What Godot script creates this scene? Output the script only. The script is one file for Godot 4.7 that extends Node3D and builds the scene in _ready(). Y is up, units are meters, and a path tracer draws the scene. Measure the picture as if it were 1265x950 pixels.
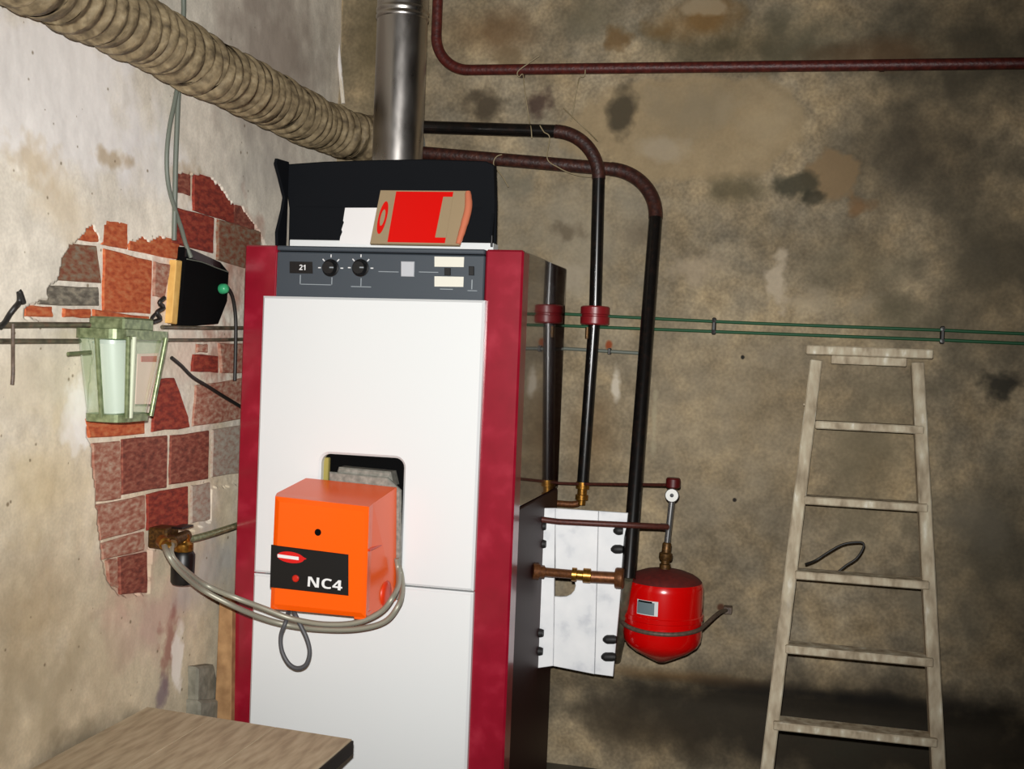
extends Node3D
# A boiler room photographed with flash. x runs right along the back wall, y up, z from the back wall towards the camera; metres.

var M := {}          # materials by name
var used := {}       # names given so far


class Mb:            # collects triangles for one mesh
	var v := PackedVector3Array()
	var n := PackedVector3Array()
	var t := PackedVector2Array()

	func uv(p: Vector3, m: Vector3) -> Vector2:
		var a := m.abs()
		if a.x > a.y and a.x > a.z:
			return Vector2(p.z, p.y)
		if a.y > a.z:
			return Vector2(p.x, p.z)
		return Vector2(p.x, p.y)

	func tri(a: Vector3, b: Vector3, c: Vector3, na: Vector3, nb: Vector3, nc: Vector3, ua = null, ub = null, uc = null) -> void:
		if ua == null:
			var mm := na + nb + nc
			ua = uv(a, mm); ub = uv(b, mm); uc = uv(c, mm)
		if (b - a).cross(c - a).dot(na + nb + nc) > 0.0:
			v.append_array([a, c, b]); n.append_array([na, nc, nb]); t.append_array([ua, uc, ub])
		else:
			v.append_array([a, b, c]); n.append_array([na, nb, nc]); t.append_array([ua, ub, uc])

	func face(a: Vector3, b: Vector3, c: Vector3, out: Vector3) -> void:
		var m := (b - a).cross(c - a).normalized()
		if m.dot(out) < 0.0:
			m = -m
		tri(a, b, c, m, m, m)

	func quad(a: Vector3, b: Vector3, c: Vector3, d: Vector3, out: Vector3) -> void:
		face(a, b, c, out)
		face(a, c, d, out)

	func box(lo: Vector3, hi: Vector3, e := 0.0, x := Transform3D()) -> void:
		var c := (lo + hi) / 2.0
		var h := (hi - lo).abs() / 2.0
		var w := minf(e, minf(h.x, minf(h.y, h.z)) * 0.9)
		var p := func(s: Vector3, k: int) -> Vector3:
			var q := h - Vector3.ONE * w
			q[k] = h[k]
			return x * (c + q * s)
		for k in 3:
			var i := (k + 1) % 3
			var j := (k + 2) % 3
			for s in [-1.0, 1.0]:
				var o := Vector3.ZERO
				o[k] = s
				var r := []
				for g in [[-1, -1], [1, -1], [1, 1], [-1, 1]]:
					var z := o
					z[i] = g[0]; z[j] = g[1]
					r.append(p.call(z, k))
				quad(r[0], r[1], r[2], r[3], x.basis * o)
				if w > 0.0:
					for s2 in [-1.0, 1.0]:
						var z1 := o
						z1[i] = s2; z1[j] = -1
						var z2 := o
						z2[i] = s2; z2[j] = 1
						var oo := o
						oo[i] = s2
						quad(p.call(z1, k), p.call(z2, k), p.call(z2, i), p.call(z1, i), x.basis * oo)
		if w > 0.0:
			for a in [-1, 1]:
				for b in [-1, 1]:
					for d in [-1, 1]:
						var s3 := Vector3(a, b, d)
						face(p.call(s3, 0), p.call(s3, 1), p.call(s3, 2), x.basis * s3)

	func prism(poly: PackedVector2Array, depth: float, x := Transform3D(), bev := 0.0) -> void:
		# the outline in the xy plane of x, thickened along its z
		var q := PackedVector2Array()
		for i in poly.size():
			if q.is_empty() or poly[i].distance_to(q[q.size() - 1]) > 1e-5:
				q.append(poly[i])
		if not Geometry2D.is_polygon_clockwise(q):
			q.reverse()
		var k := q.size()
		var ins := PackedVector2Array()
		for i in k:
			var d1 := (q[i] - q[(i + k - 1) % k]).normalized()
			var d2 := (q[(i + 1) % k] - q[i]).normalized()
			var n1 := Vector2(d1.y, -d1.x)
			var n2 := Vector2(d2.y, -d2.x)
			var m := (n1 + n2)
			m = m / maxf(0.5, m.dot(n1)) if m.length() > 0.01 else n1
			ins.append(q[i] - m * bev)
		# whichever side is inside
		if absf(area(ins)) > absf(area(q)):
			for i in k:
				ins[i] = q[i] * 2.0 - ins[i]
		var f := Geometry2D.triangulate_polygon(ins)
		var up := (x.basis.z).normalized()
		for i in range(0, f.size(), 3):
			var a := ins[f[i]]; var b := ins[f[i + 1]]; var c := ins[f[i + 2]]
			face(x * Vector3(a.x, a.y, depth), x * Vector3(b.x, b.y, depth), x * Vector3(c.x, c.y, depth), up)
		f = Geometry2D.triangulate_polygon(q)
		for i in range(0, f.size(), 3):
			var a := q[f[i]]; var b := q[f[i + 1]]; var c := q[f[i + 2]]
			face(x * Vector3(a.x, a.y, 0), x * Vector3(b.x, b.y, 0), x * Vector3(c.x, c.y, 0), -up)
		for i in k:
			var a := q[i]; var b := q[(i + 1) % k]
			var ia := ins[i]; var ib := ins[(i + 1) % k]
			var mid := (a + b) / 2.0
			var side := Vector2((b - a).y, -(b - a).x).normalized()
			if Geometry2D.is_point_in_polygon(mid + side * 1e-4, q):
				side = -side
			var o := x.basis * Vector3(side.x, side.y, 0)
			quad(x * Vector3(a.x, a.y, 0), x * Vector3(b.x, b.y, 0), x * Vector3(b.x, b.y, depth - bev), x * Vector3(a.x, a.y, depth - bev), o)
			if bev > 0.0:
				quad(x * Vector3(a.x, a.y, depth - bev), x * Vector3(b.x, b.y, depth - bev), x * Vector3(ib.x, ib.y, depth), x * Vector3(ia.x, ia.y, depth), o + up)

	func area(p: PackedVector2Array) -> float:
		var s := 0.0
		for i in p.size():
			s += p[i].cross(p[(i + 1) % p.size()])
		return s / 2.0

	func tube(pts: PackedVector3Array, rad, sides := 14, caps := true, wob := 0.0, seed_ := 1) -> void:
		# rad: one radius, or one for each point
		var k := pts.size()
		var rng := RandomNumberGenerator.new()
		rng.seed = seed_
		var d := (pts[1] - pts[0]).normalized()
		var u := d.cross(Vector3(0.31, 0.2, 0.93)).normalized()
		var rings := []
		var norms := []
		var along := 0.0
		var at := PackedFloat32Array()
		for i in k:
			if i > 0:
				along += pts[i].distance_to(pts[i - 1])
			at.append(along)
			var e := (pts[mini(i + 1, k - 1)] - pts[maxi(i - 1, 0)]).normalized()
			u = (u - e * u.dot(e)).normalized()
			var w := e.cross(u)
			var r: float = rad if rad is float else rad[i]
			var slope := 0.0
			if not rad is float and i > 0 and i < k - 1:
				slope = (rad[i + 1] - rad[i - 1]) / maxf(1e-5, pts[i + 1].distance_to(pts[i - 1]))
			var ring := PackedVector3Array()
			var nn := PackedVector3Array()
			for j in sides + 1:
				var a := TAU * (j % sides) / sides
				var o := u * cos(a) + w * sin(a)
				var rr := r
				if wob > 0.0:
					rr *= 1.0 + wob * sin(a * 3.0 + i * 0.7 + seed_) * sin(i * 1.9 + a)
				ring.append(pts[i] + o * rr)
				nn.append((o - e * slope).normalized())
			rings.append(ring); norms.append(nn)
		for i in k - 1:
			for j in sides:
				var u0 := Vector2(j * 1.0 / sides, at[i]); var u1 := Vector2((j + 1.0) / sides, at[i])
				var u2 := Vector2((j + 1.0) / sides, at[i + 1]); var u3 := Vector2(j * 1.0 / sides, at[i + 1])
				tri(rings[i][j], rings[i][j + 1], rings[i + 1][j + 1], norms[i][j], norms[i][j + 1], norms[i + 1][j + 1], u0, u1, u2)
				tri(rings[i][j], rings[i + 1][j + 1], rings[i + 1][j], norms[i][j], norms[i + 1][j + 1], norms[i + 1][j], u0, u2, u3)
		if caps:
			for g in [[0, pts[0] - pts[1]], [k - 1, pts[k - 1] - pts[k - 2]]]:
				for j in sides:
					face(pts[g[0]], rings[g[0]][j], rings[g[0]][j + 1], g[1])

	func lathe(prof: PackedVector2Array, x := Transform3D(), seg := 32) -> void:
		# profile of (radius, height) turned round the y axis of x; sharp where the profile turns by more than 35 degrees
		var k := prof.size()
		for i in k - 1:
			var a := prof[i]; var b := prof[i + 1]
			var d := (b - a)
			if d.length() < 1e-6:
				continue
			var m := Vector2(d.y, -d.x).normalized()
			var ma := m; var mb := m
			if i > 0:
				var e := (a - prof[i - 1]).normalized()
				if e.dot(d.normalized()) > 0.8:
					ma = (m + Vector2(e.y, -e.x)).normalized()
			if i < k - 2:
				var e2 := (prof[i + 2] - b).normalized()
				if e2.dot(d.normalized()) > 0.8:
					mb = (m + Vector2(e2.y, -e2.x)).normalized()
			for j in seg:
				var p := TAU * j / seg; var q := TAU * (j + 1) / seg
				var c := [Vector3(cos(p), 0, sin(p)), Vector3(cos(q), 0, sin(q))]
				var y := Vector3.UP
				var A0: Vector3 = x * (c[0] * a.x + y * a.y); var A1: Vector3 = x * (c[1] * a.x + y * a.y)
				var B0: Vector3 = x * (c[0] * b.x + y * b.y); var B1: Vector3 = x * (c[1] * b.x + y * b.y)
				var n0: Vector3 = (x.basis * (c[0] * ma.x + y * ma.y)).normalized(); var n1: Vector3 = (x.basis * (c[1] * ma.x + y * ma.y)).normalized()
				var m0: Vector3 = (x.basis * (c[0] * mb.x + y * mb.y)).normalized(); var m1: Vector3 = (x.basis * (c[1] * mb.x + y * mb.y)).normalized()
				var ua := Vector2(j * 1.0 / seg, a.y); var ub := Vector2((j + 1.0) / seg, a.y)
				var uc := Vector2((j + 1.0) / seg, b.y); var ud := Vector2(j * 1.0 / seg, b.y)
				if a.x > 1e-6:
					tri(A0, A1, B1, n0, n1, m1, ua, ub, uc)
				if b.x > 1e-6:
					tri(A0, B1, B0, n0, m1, m0, ua, uc, ud)

	func loft(rings: Array, caps := true) -> void:
		# closed rings with the same number of points, flat faces
		var mid := Vector3.ZERO
		for r in rings:
			for p in r:
				mid += p / (r.size() * rings.size())
		for i in rings.size() - 1:
			var k: int = rings[i].size()
			for j in k:
				var a: Vector3 = rings[i][j]; var b: Vector3 = rings[i][(j + 1) % k]
				var c: Vector3 = rings[i + 1][(j + 1) % k]; var d: Vector3 = rings[i + 1][j]
				quad(a, b, c, d, (a + b + c + d) / 4.0 - mid)
		if caps:
			for g in [0, rings.size() - 1]:
				var c := Vector3.ZERO
				for p in rings[g]:
					c += p / rings[g].size()
				for j in rings[g].size():
					face(c, rings[g][j], rings[g][(j + 1) % rings[g].size()], c - mid)

	func mesh() -> ArrayMesh:
		var a := []
		a.resize(Mesh.ARRAY_MAX)
		a[Mesh.ARRAY_VERTEX] = v
		a[Mesh.ARRAY_NORMAL] = n
		a[Mesh.ARRAY_TEX_UV] = t
		var m := ArrayMesh.new()
		m.add_surface_from_arrays(Mesh.PRIMITIVE_TRIANGLES, a)
		return m


# ---------- naming and tagging ----------
func numbered(called: String) -> String:
	if not used.has(called):
		used[called] = 0
		return called
	used[called] += 1
	return "%s_%03d" % [called, used[called]]


func tag(o: Node3D, label: String, category: String, group := "") -> Node3D:
	o.set_meta("label", label)
	o.set_meta("category", category)
	if group:
		o.set_meta("group", group)
	return o


func thing(called: String, at: Vector3, label: String, category: String, group := "") -> Node3D:
	var o := Node3D.new()
	o.name = numbered(called)
	o.position = at
	add_child(o)
	tag(o, label, category, group)
	return o


func put(called: String, mb: Mb, m, parent: Node = self) -> MeshInstance3D:
	# a mesh given in world coordinates becomes a child of a thing that stands at its own base
	var o := MeshInstance3D.new()
	o.mesh = mb.mesh()
	o.material_override = null
	(o.mesh as ArrayMesh).surface_set_material(0, M[m] if m is String else m)
	o.name = numbered(called) if parent == self else called
	var base := Vector3.ZERO
	var up := parent
	while up != self and up is Node3D:
		base += (up as Node3D).position
		up = up.get_parent()
	parent.add_child(o, true)
	o.position = -base
	return o


func part(called: String, mb: Mb, m, parent: Node3D, label := "") -> MeshInstance3D:
	# children of a part: the part itself sits at minus its thing's base, so a sub-part needs no shift
	var o := put(called, mb, m, parent)
	if label:
		o.set_meta("label", label)
	return o


# ---------- materials ----------
func mat(called: String, c: Color, rough := 0.6, metal := 0.0) -> StandardMaterial3D:
	var m := StandardMaterial3D.new()
	m.resource_name = called
	m.albedo_color = c
	m.roughness = rough
	m.metallic = metal
	M[called] = m
	return m


func ramp(cols: Array) -> Gradient:
	var g := Gradient.new()
	var o := PackedFloat32Array(); var c := PackedColorArray()
	for i in cols.size():
		o.append(cols[i][0]); c.append(cols[i][1])
	g.offsets = o; g.colors = c
	return g


func noise(seed_: int, freq: float, oct := 4, type := FastNoiseLite.TYPE_SIMPLEX_SMOOTH) -> FastNoiseLite:
	var n := FastNoiseLite.new()
	n.seed = seed_
	n.noise_type = type
	n.frequency = freq
	n.fractal_octaves = oct
	return n


func noise_tex(seed_: int, freq: float, cols: Array, size := 256, oct := 5) -> NoiseTexture2D:
	var t := NoiseTexture2D.new()
	t.width = size; t.height = size
	t.seamless = true
	t.noise = noise(seed_, freq, oct)
	if cols:
		t.color_ramp = ramp(cols)
	return t


func patchy(called: String, seed_: int, freq: float, cols: Array, rough: float, scale: float, metal := 0.0, bump := 0.0) -> StandardMaterial3D:
	var m := mat(called, Color.WHITE, rough, metal)
	m.albedo_texture = noise_tex(seed_, freq, cols)
	m.uv1_triplanar = true
	m.uv1_scale = Vector3.ONE * scale
	if bump > 0.0:
		m.heightmap_enabled = true
		m.heightmap_texture = noise_tex(seed_ + 7, freq * 2.0, [])
		m.heightmap_scale = bump
	return m


func grey(w: int, h: int, seed_: int, freq: float, oct := 4, type := FastNoiseLite.TYPE_SIMPLEX_SMOOTH) -> PackedByteArray:
	return noise(seed_, freq, oct, type).get_image(w, h, false, false, true).get_data()


func blot(buf: PackedByteArray, w: int, h: int, per_m: float, at: Vector2, r: Vector2, c: Color, alpha: float, soft: float, nz: PackedByteArray, rag := 0.5) -> void:
	# a stain or painted shade with its own outline on a wall picture; at and r in metres, y measured up from the picture's foot
	var cx := at.x * per_m; var cy := h - at.y * per_m
	var rx := r.x * per_m; var ry := r.y * per_m
	for y in range(maxi(0, int(cy - ry * 1.6)), mini(h, int(cy + ry * 1.6))):
		for x in range(maxi(0, int(cx - rx * 1.6)), mini(w, int(cx + rx * 1.6))):
			var i := y * w + x
			var dx := (x - cx) / rx; var dy := (y - cy) / ry
			var d := sqrt(dx * dx + dy * dy) + (nz[i] / 255.0 - 0.5) * 2.0 * rag
			var a := clampf((1.0 - d) / soft, 0.0, 1.0) * alpha
			if a > 0.0:
				var k := i * 3
				buf[k] = int(lerpf(buf[k], c.r * 255.0, a))
				buf[k + 1] = int(lerpf(buf[k + 1], c.g * 255.0, a))
				buf[k + 2] = int(lerpf(buf[k + 2], c.b * 255.0, a))


func picture(buf: PackedByteArray, w: int, h: int) -> ImageTexture:
	return ImageTexture.create_from_image(Image.create_from_data(w, h, false, Image.FORMAT_RGB8, buf))


# ---------- shapes ----------
func smooth_path(pts: Array, per := 8) -> PackedVector3Array:
	var o := PackedVector3Array()
	for i in pts.size() - 1:
		var a: Vector3 = pts[maxi(i - 1, 0)]; var b: Vector3 = pts[i]
		var c: Vector3 = pts[i + 1]; var d: Vector3 = pts[mini(i + 2, pts.size() - 1)]
		for k in per:
			o.append(b.cubic_interpolate(c, a, d, k * 1.0 / per))
	o.append(pts[pts.size() - 1])
	return o


func bend(a: Vector3, corner: Vector3, b: Vector3, r: float, k := 12) -> PackedVector3Array:
	# quarter bend between the legs a-corner and corner-b
	var d1 := (a - corner).normalized(); var d2 := (b - corner).normalized()
	var half := acos(clampf(d1.dot(d2), -1, 1)) / 2.0
	var cut := r / tan(half)
	var mid := corner + (d1 + d2).normalized() * (r / sin(half))
	var p := corner + d1 * cut - mid; var q := corner + d2 * cut - mid
	var o := PackedVector3Array()
	for i in k + 1:
		var s := p.slerp(q, i * 1.0 / k)
		o.append(mid + s)
	return o


func round_rect(x0: float, y0: float, x1: float, y1: float, r: float, k := 5) -> PackedVector2Array:
	var o := PackedVector2Array()
	for g in [[x1 - r, y1 - r, 0], [x0 + r, y1 - r, 1], [x0 + r, y0 + r, 2], [x1 - r, y0 + r, 3]]:
		for i in k + 1:
			var a: float = PI / 2 * (g[2] + i * 1.0 / k)
			o.append(Vector2(g[0] + cos(a) * r, g[1] + sin(a) * r))
	return o


func shift(z: float) -> Transform3D:
	return Transform3D(Basis(), Vector3(0, 0, z))


func on_left(x: float) -> Transform3D:           # outline given as (z, y), thickened into the room
	return Transform3D(Basis(Vector3(0, 0, 1), Vector3(0, 1, 0), Vector3(1, 0, 0)), Vector3(x, 0, 0))


func along(a: Vector3, b: Vector3) -> Transform3D:   # y axis from a to b
	var y := (b - a).normalized()
	var x := y.cross(Vector3(0.13, 0.3, 0.94)).normalized()
	return Transform3D(Basis(x, y, x.cross(y)), a)


func rod(a: Vector3, b: Vector3, r: float, sides := 14) -> Mb:
	var m := Mb.new()
	m.tube(PackedVector3Array([a, b]), r, sides)
	return m


func wire(pts: Array, r: float, per := 6, sides := 8) -> Mb:
	var m := Mb.new()
	m.tube(smooth_path(pts, per), r, sides)
	return m


func turned(prof: Array, x := Transform3D(), seg := 32) -> Mb:
	var m := Mb.new()
	m.lathe(PackedVector2Array(prof), x, seg)
	return m


func boxed(lo: Vector3, hi: Vector3, e := 0.002, x := Transform3D()) -> Mb:
	var m := Mb.new()
	m.box(lo, hi, e, x)
	return m


func plate(poly, depth: float, x := Transform3D(), bev := 0.0) -> Mb:
	var m := Mb.new()
	m.prism(PackedVector2Array(poly), depth, x, bev)
	return m


func lines(a: float, b: float, step: float) -> PackedFloat32Array:
	var o := PackedFloat32Array()
	var k := maxi(1, roundi((b - a) / step))
	for i in k:
		o.append(lerpf(a, b, i * 1.0 / k))
	return o


func relief(us: PackedFloat32Array, vs: PackedFloat32Array, place: Callable, out: Vector3, su: float, sv: float) -> ArrayMesh:
	# a wall skin over the grid us x vs; place(u, v) gives the point
	var w := us.size(); var h := vs.size()
	var P := PackedVector3Array(); P.resize(w * h)
	for j in h:
		for i in w:
			P[j * w + i] = place.call(us[i], vs[j])
	var N := PackedVector3Array(); N.resize(w * h)
	var T := PackedVector2Array(); T.resize(w * h)
	for j in h:
		for i in w:
			var du := P[j * w + mini(i + 1, w - 1)] - P[j * w + maxi(i - 1, 0)]
			var dv := P[mini(j + 1, h - 1) * w + i] - P[maxi(j - 1, 0) * w + i]
			var m := du.cross(dv).normalized()
			N[j * w + i] = m if m.dot(out) > 0 else -m
			T[j * w + i] = Vector2(us[i] / su, 1.0 - vs[j] / sv)
	var I := PackedInt32Array()
	var flip := (P[1] - P[0]).cross(P[w] - P[0]).dot(out) > 0
	for j in h - 1:
		for i in w - 1:
			var a := j * w + i; var b := a + 1; var c := a + w + 1; var d := a + w
			I.append_array([a, c, b, a, d, c] if flip else [a, b, c, a, c, d])
	var arr := []
	arr.resize(Mesh.ARRAY_MAX)
	arr[Mesh.ARRAY_VERTEX] = P; arr[Mesh.ARRAY_NORMAL] = N; arr[Mesh.ARRAY_TEX_UV] = T; arr[Mesh.ARRAY_INDEX] = I
	var am := ArrayMesh.new()
	am.add_surface_from_arrays(Mesh.PRIMITIVE_TRIANGLES, arr)
	return am


func structure(called: String, m: Mesh, material: Material) -> MeshInstance3D:
	var o := MeshInstance3D.new()
	o.mesh = m
	o.material_override = material
	o.name = called
	o.set_meta("kind", "structure")
	add_child(o)
	return o


func lettering(text: String, size: float, depth: float, bold := true) -> TextMesh:
	var f := SystemFont.new()
	f.font_names = PackedStringArray(["Droid Sans"])
	f.font_weight = 700 if bold else 400
	var t := TextMesh.new()
	t.text = text
	t.font = f
	t.font_size = 64
	t.pixel_size = size / 64.0
	t.depth = depth
	return t


func _ready() -> void:
	# ---------- camera, sky, light, exposure ----------
	var cam := Camera3D.new()
	cam.name = "camera"
	add_child(cam)
	cam.transform = Transform3D(Basis(Vector3.UP, 0.23332) * Basis(Vector3.RIGHT, -0.02765) * Basis(Vector3.BACK, 0.03925), Vector3(1.4682, 1.3, 3.6))
	cam.fov = rad_to_deg(2.0 * atan(475.0 / 1450.0))
	cam.near = 0.05
	cam.current = true

	var env := Environment.new()
	env.background_mode = Environment.BG_COLOR
	env.background_color = Color(0.0, 0.0, 0.0)
	env.tonemap_mode = Environment.TONE_MAPPER_LINEAR
	env.tonemap_exposure = 1.0
	env.sdfgi_enabled = true
	env.ssao_enabled = true
	env.ssil_enabled = true
	var we := WorldEnvironment.new()
	we.name = "world_environment"
	we.environment = env
	add_child(we)

	var flash := SpotLight3D.new()                 # the camera's own flash, just over the lens
	flash.name = "camera_flash"
	add_child(flash)
	flash.transform = cam.transform.translated_local(Vector3(-0.01, 0.065, -0.02)).rotated_local(Vector3.UP, 0.06).rotated_local(Vector3.RIGHT, 0.02)
	flash.light_energy = 10.6
	flash.light_color = Color(1.0, 0.995, 0.985)
	flash.light_size = 0.012
	flash.spot_angle = 38.0
	flash.spot_angle_attenuation = 1.0
	flash.spot_attenuation = 2.0
	flash.spot_range = 20.0
	flash.shadow_enabled = true

	materials()
	room()
	boiler()
	burner()
	flue_and_duct()
	booklet()
	pipes()
	small_pipes()
	vessel()
	ladder()
	back_wall_lines()
	left_wall_things()
	feed_line()
	foreground()


func materials() -> void:
	mat("white_enamel", Color(0.87, 0.88, 0.88), 0.32)
	mat("panel_grey", Color(0.235, 0.265, 0.295), 0.5)
	mat("panel_grey_dark", Color(0.13, 0.145, 0.165), 0.5)
	mat("black_plastic", Color(0.035, 0.035, 0.04), 0.42)
	mat("print_white", Color(0.86, 0.86, 0.86), 0.6)
	mat("print_grey", Color(0.55, 0.58, 0.6), 0.6)
	mat("label_cream", Color(0.86, 0.85, 0.8), 0.55)
	mat("switch_grey", Color(0.72, 0.73, 0.75), 0.4)
	mat("lid_black", Color(0.062, 0.07, 0.085), 0.8).metallic_specular = 0.25
	mat("dark", Color(0.03, 0.03, 0.033), 0.9).metallic_specular = 0.2
	mat("insulation", Color(0.62, 0.57, 0.3), 0.9)
	mat("orange", Color(0.96, 0.35, 0.0), 0.3)
	mat("orange_dark", Color(0.82, 0.20, 0.04), 0.4)
	mat("red_print", Color(0.80, 0.05, 0.03), 0.45)
	mat("red_dot", Color(0.75, 0.12, 0.05), 0.4)
	var post := patchy("maroon", 21, 0.02, [[0.0, Color(0.51, 0.035, 0.12)], [0.6, Color(0.55, 0.055, 0.145)], [1.0, Color(0.62, 0.14, 0.21)]], 0.3, 2.0)
	post.clearcoat_enabled = true
	post.clearcoat = 0.5
	post.clearcoat_roughness = 0.12
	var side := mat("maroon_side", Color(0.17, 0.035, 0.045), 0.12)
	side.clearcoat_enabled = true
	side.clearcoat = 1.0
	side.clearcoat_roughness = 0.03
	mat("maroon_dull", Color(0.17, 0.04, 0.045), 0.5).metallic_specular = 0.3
	var steel := mat("steel", Color(0.74, 0.72, 0.70), 0.36, 1.0)
	steel.roughness_texture = noise_tex(5, 0.03, [[0.0, Color(0.7, 0.7, 0.7)], [1.0, Color(1, 1, 1)]])
	patchy("cast_grey", 31, 0.05, [[0.0, Color(0.42, 0.42, 0.39)], [1.0, Color(0.62, 0.61, 0.57)]], 0.55, 4.0, 0.2)
	patchy("duct_foil", 41, 0.03, [[0.0, Color(0.24, 0.20, 0.15)], [0.4, Color(0.46, 0.40, 0.30)], [0.65, Color(0.58, 0.51, 0.39)], [1.0, Color(0.72, 0.66, 0.54)]], 0.65, 4.0, 0.1, 0.2)
	patchy("pipe_black", 51, 0.03, [[0.0, Color(0.05, 0.045, 0.04)], [0.6, Color(0.075, 0.065, 0.06)], [1.0, Color(0.17, 0.10, 0.07)]], 0.25, 4.0)
	patchy("pipe_rust", 52, 0.03, [[0.0, Color(0.10, 0.05, 0.04)], [0.5, Color(0.22, 0.10, 0.075)], [1.0, Color(0.34, 0.18, 0.12)]], 0.5, 5.0, 0.0, 0.1)
	patchy("pipe_red", 53, 0.03, [[0.0, Color(0.20, 0.055, 0.045)], [0.5, Color(0.30, 0.085, 0.065)], [1.0, Color(0.40, 0.16, 0.11)]], 0.5, 5.0, 0.0, 0.1)
	mat("flange_red", Color(0.50, 0.10, 0.12), 0.35)
	patchy("brass", 61, 0.05, [[0.0, Color(0.45, 0.29, 0.10)], [1.0, Color(0.78, 0.58, 0.26)]], 0.32, 8.0, 0.85)
	patchy("brass_old", 62, 0.05, [[0.0, Color(0.20, 0.13, 0.06)], [1.0, Color(0.48, 0.34, 0.16)]], 0.45, 8.0, 0.6)
	patchy("copper", 63, 0.05, [[0.0, Color(0.30, 0.17, 0.10)], [1.0, Color(0.56, 0.36, 0.20)]], 0.42, 8.0, 0.5)
	patchy("copper_dull", 64, 0.05, [[0.0, Color(0.22, 0.10, 0.08)], [1.0, Color(0.40, 0.20, 0.15)]], 0.5, 8.0, 0.2)
	mat("chrome", Color(0.70, 0.70, 0.70), 0.25, 0.9)
	var tank := mat("tank_red", Color(0.80, 0.015, 0.012), 0.22)
	tank.clearcoat_enabled = true
	tank.clearcoat = 0.6
	tank.clearcoat_roughness = 0.08
	patchy("tank_dust_shade", 73, 0.03, [[0.0, Color(0.28, 0.05, 0.04)], [1.0, Color(0.42, 0.10, 0.07)]], 0.7, 6.0)  # dust on the vessel top, with its shade mixed into the red
	patchy("foam_white", 71, 0.02, [[0.0, Color(0.80, 0.81, 0.83)], [0.35, Color(0.91, 0.915, 0.92)], [1.0, Color(0.95, 0.95, 0.95)]], 0.7, 2.0)
	mat("rubber", Color(0.09, 0.085, 0.08), 0.6)
	patchy("strap_brown", 72, 0.05, [[0.0, Color(0.24, 0.19, 0.16)], [1.0, Color(0.45, 0.38, 0.32)]], 0.55, 6.0)
	mat("sticker_grey", Color(0.42, 0.48, 0.50), 0.4)
	mat("sticker_white", Color(0.82, 0.83, 0.83), 0.5)
	patchy("ladder_wood", 81, 0.02, [[0.0, Color(0.54, 0.48, 0.39)], [0.45, Color(0.72, 0.66, 0.56)], [0.75, Color(0.79, 0.75, 0.65)], [1.0, Color(0.92, 0.90, 0.84)]], 0.75, 3.0)
	patchy("raw_wood", 82, 0.02, [[0.0, Color(0.52, 0.38, 0.24)], [1.0, Color(0.74, 0.58, 0.40)]], 0.75, 3.0)
	patchy("pale_wood", 83, 0.02, [[0.0, Color(0.78, 0.58, 0.28)], [1.0, Color(0.92, 0.75, 0.44)]], 0.7, 3.0)
	patchy("table_wood", 84, 0.02, [[0.0, Color(0.62, 0.55, 0.45)], [0.5, Color(0.72, 0.65, 0.54)], [1.0, Color(0.79, 0.73, 0.62)]], 0.7, 2.0)
	(M["table_wood"] as StandardMaterial3D).uv1_scale = Vector3(7.0, 3.0, 1.2)
	(M["ladder_wood"] as StandardMaterial3D).uv1_scale = Vector3(5.0, 2.0, 5.0)
	mat("table_edge", Color(0.12, 0.095, 0.07), 0.8)
	mat("cable_green", Color(0.06, 0.30, 0.17), 0.6)
	mat("cable_grey", Color(0.40, 0.42, 0.38), 0.5)
	mat("cable_dark", Color(0.13, 0.12, 0.11), 0.5)
	patchy("conduit", 91, 0.03, [[0.0, Color(0.18, 0.16, 0.13)], [0.5, Color(0.38, 0.36, 0.29)], [1.0, Color(0.50, 0.34, 0.28)]], 0.45, 3.0)
	patchy("lamp_metal", 92, 0.04, [[0.0, Color(0.34, 0.38, 0.26)], [1.0, Color(0.62, 0.66, 0.50)]], 0.35, 5.0, 0.4)
	mat("lamp_bright", Color(0.78, 0.80, 0.70), 0.5, 0.1)
	mat("lamp_tube", Color(0.84, 0.86, 0.84), 0.3, 0.2)
	var g := mat("lamp_glass", Color(0.66, 0.84, 0.60, 0.14), 0.08)
	g.transparency = BaseMaterial3D.TRANSPARENCY_ALPHA
	mat("sticker_pink", Color(0.93, 0.80, 0.74), 0.6)
	mat("sticker_red", Color(0.74, 0.28, 0.26), 0.6)
	mat("green_plastic", Color(0.22, 0.62, 0.42), 0.35)
	mat("hose_braid", Color(0.60, 0.59, 0.53), 0.45, 0.35)
	mat("hose_dark", Color(0.30, 0.30, 0.31), 0.5)
	mat("gauge_white", Color(0.88, 0.88, 0.86), 0.4)
	mat("valve_red", Color(0.30, 0.03, 0.03), 0.45)
	mat("tie_wire", Color(0.58, 0.52, 0.40), 0.5)
	mat("paper", Color(0.90, 0.89, 0.885), 0.7)
	mat("manual_beige", Color(0.62, 0.54, 0.42), 0.5)
	mat("manual_red", Color(0.86, 0.045, 0.02), 0.35)
	mat("manual_salmon", Color(0.80, 0.46, 0.34), 0.35)
	patchy("cement", 95, 0.03, [[0.0, Color(0.40, 0.39, 0.34)], [1.0, Color(0.60, 0.58, 0.52)]], 0.9, 3.0, 0.0, 0.08)
	patchy("concrete", 96, 0.02, [[0.0, Color(0.26, 0.24, 0.20)], [1.0, Color(0.42, 0.39, 0.33)]], 0.9, 0.7, 0.0, 0.5)
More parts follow.
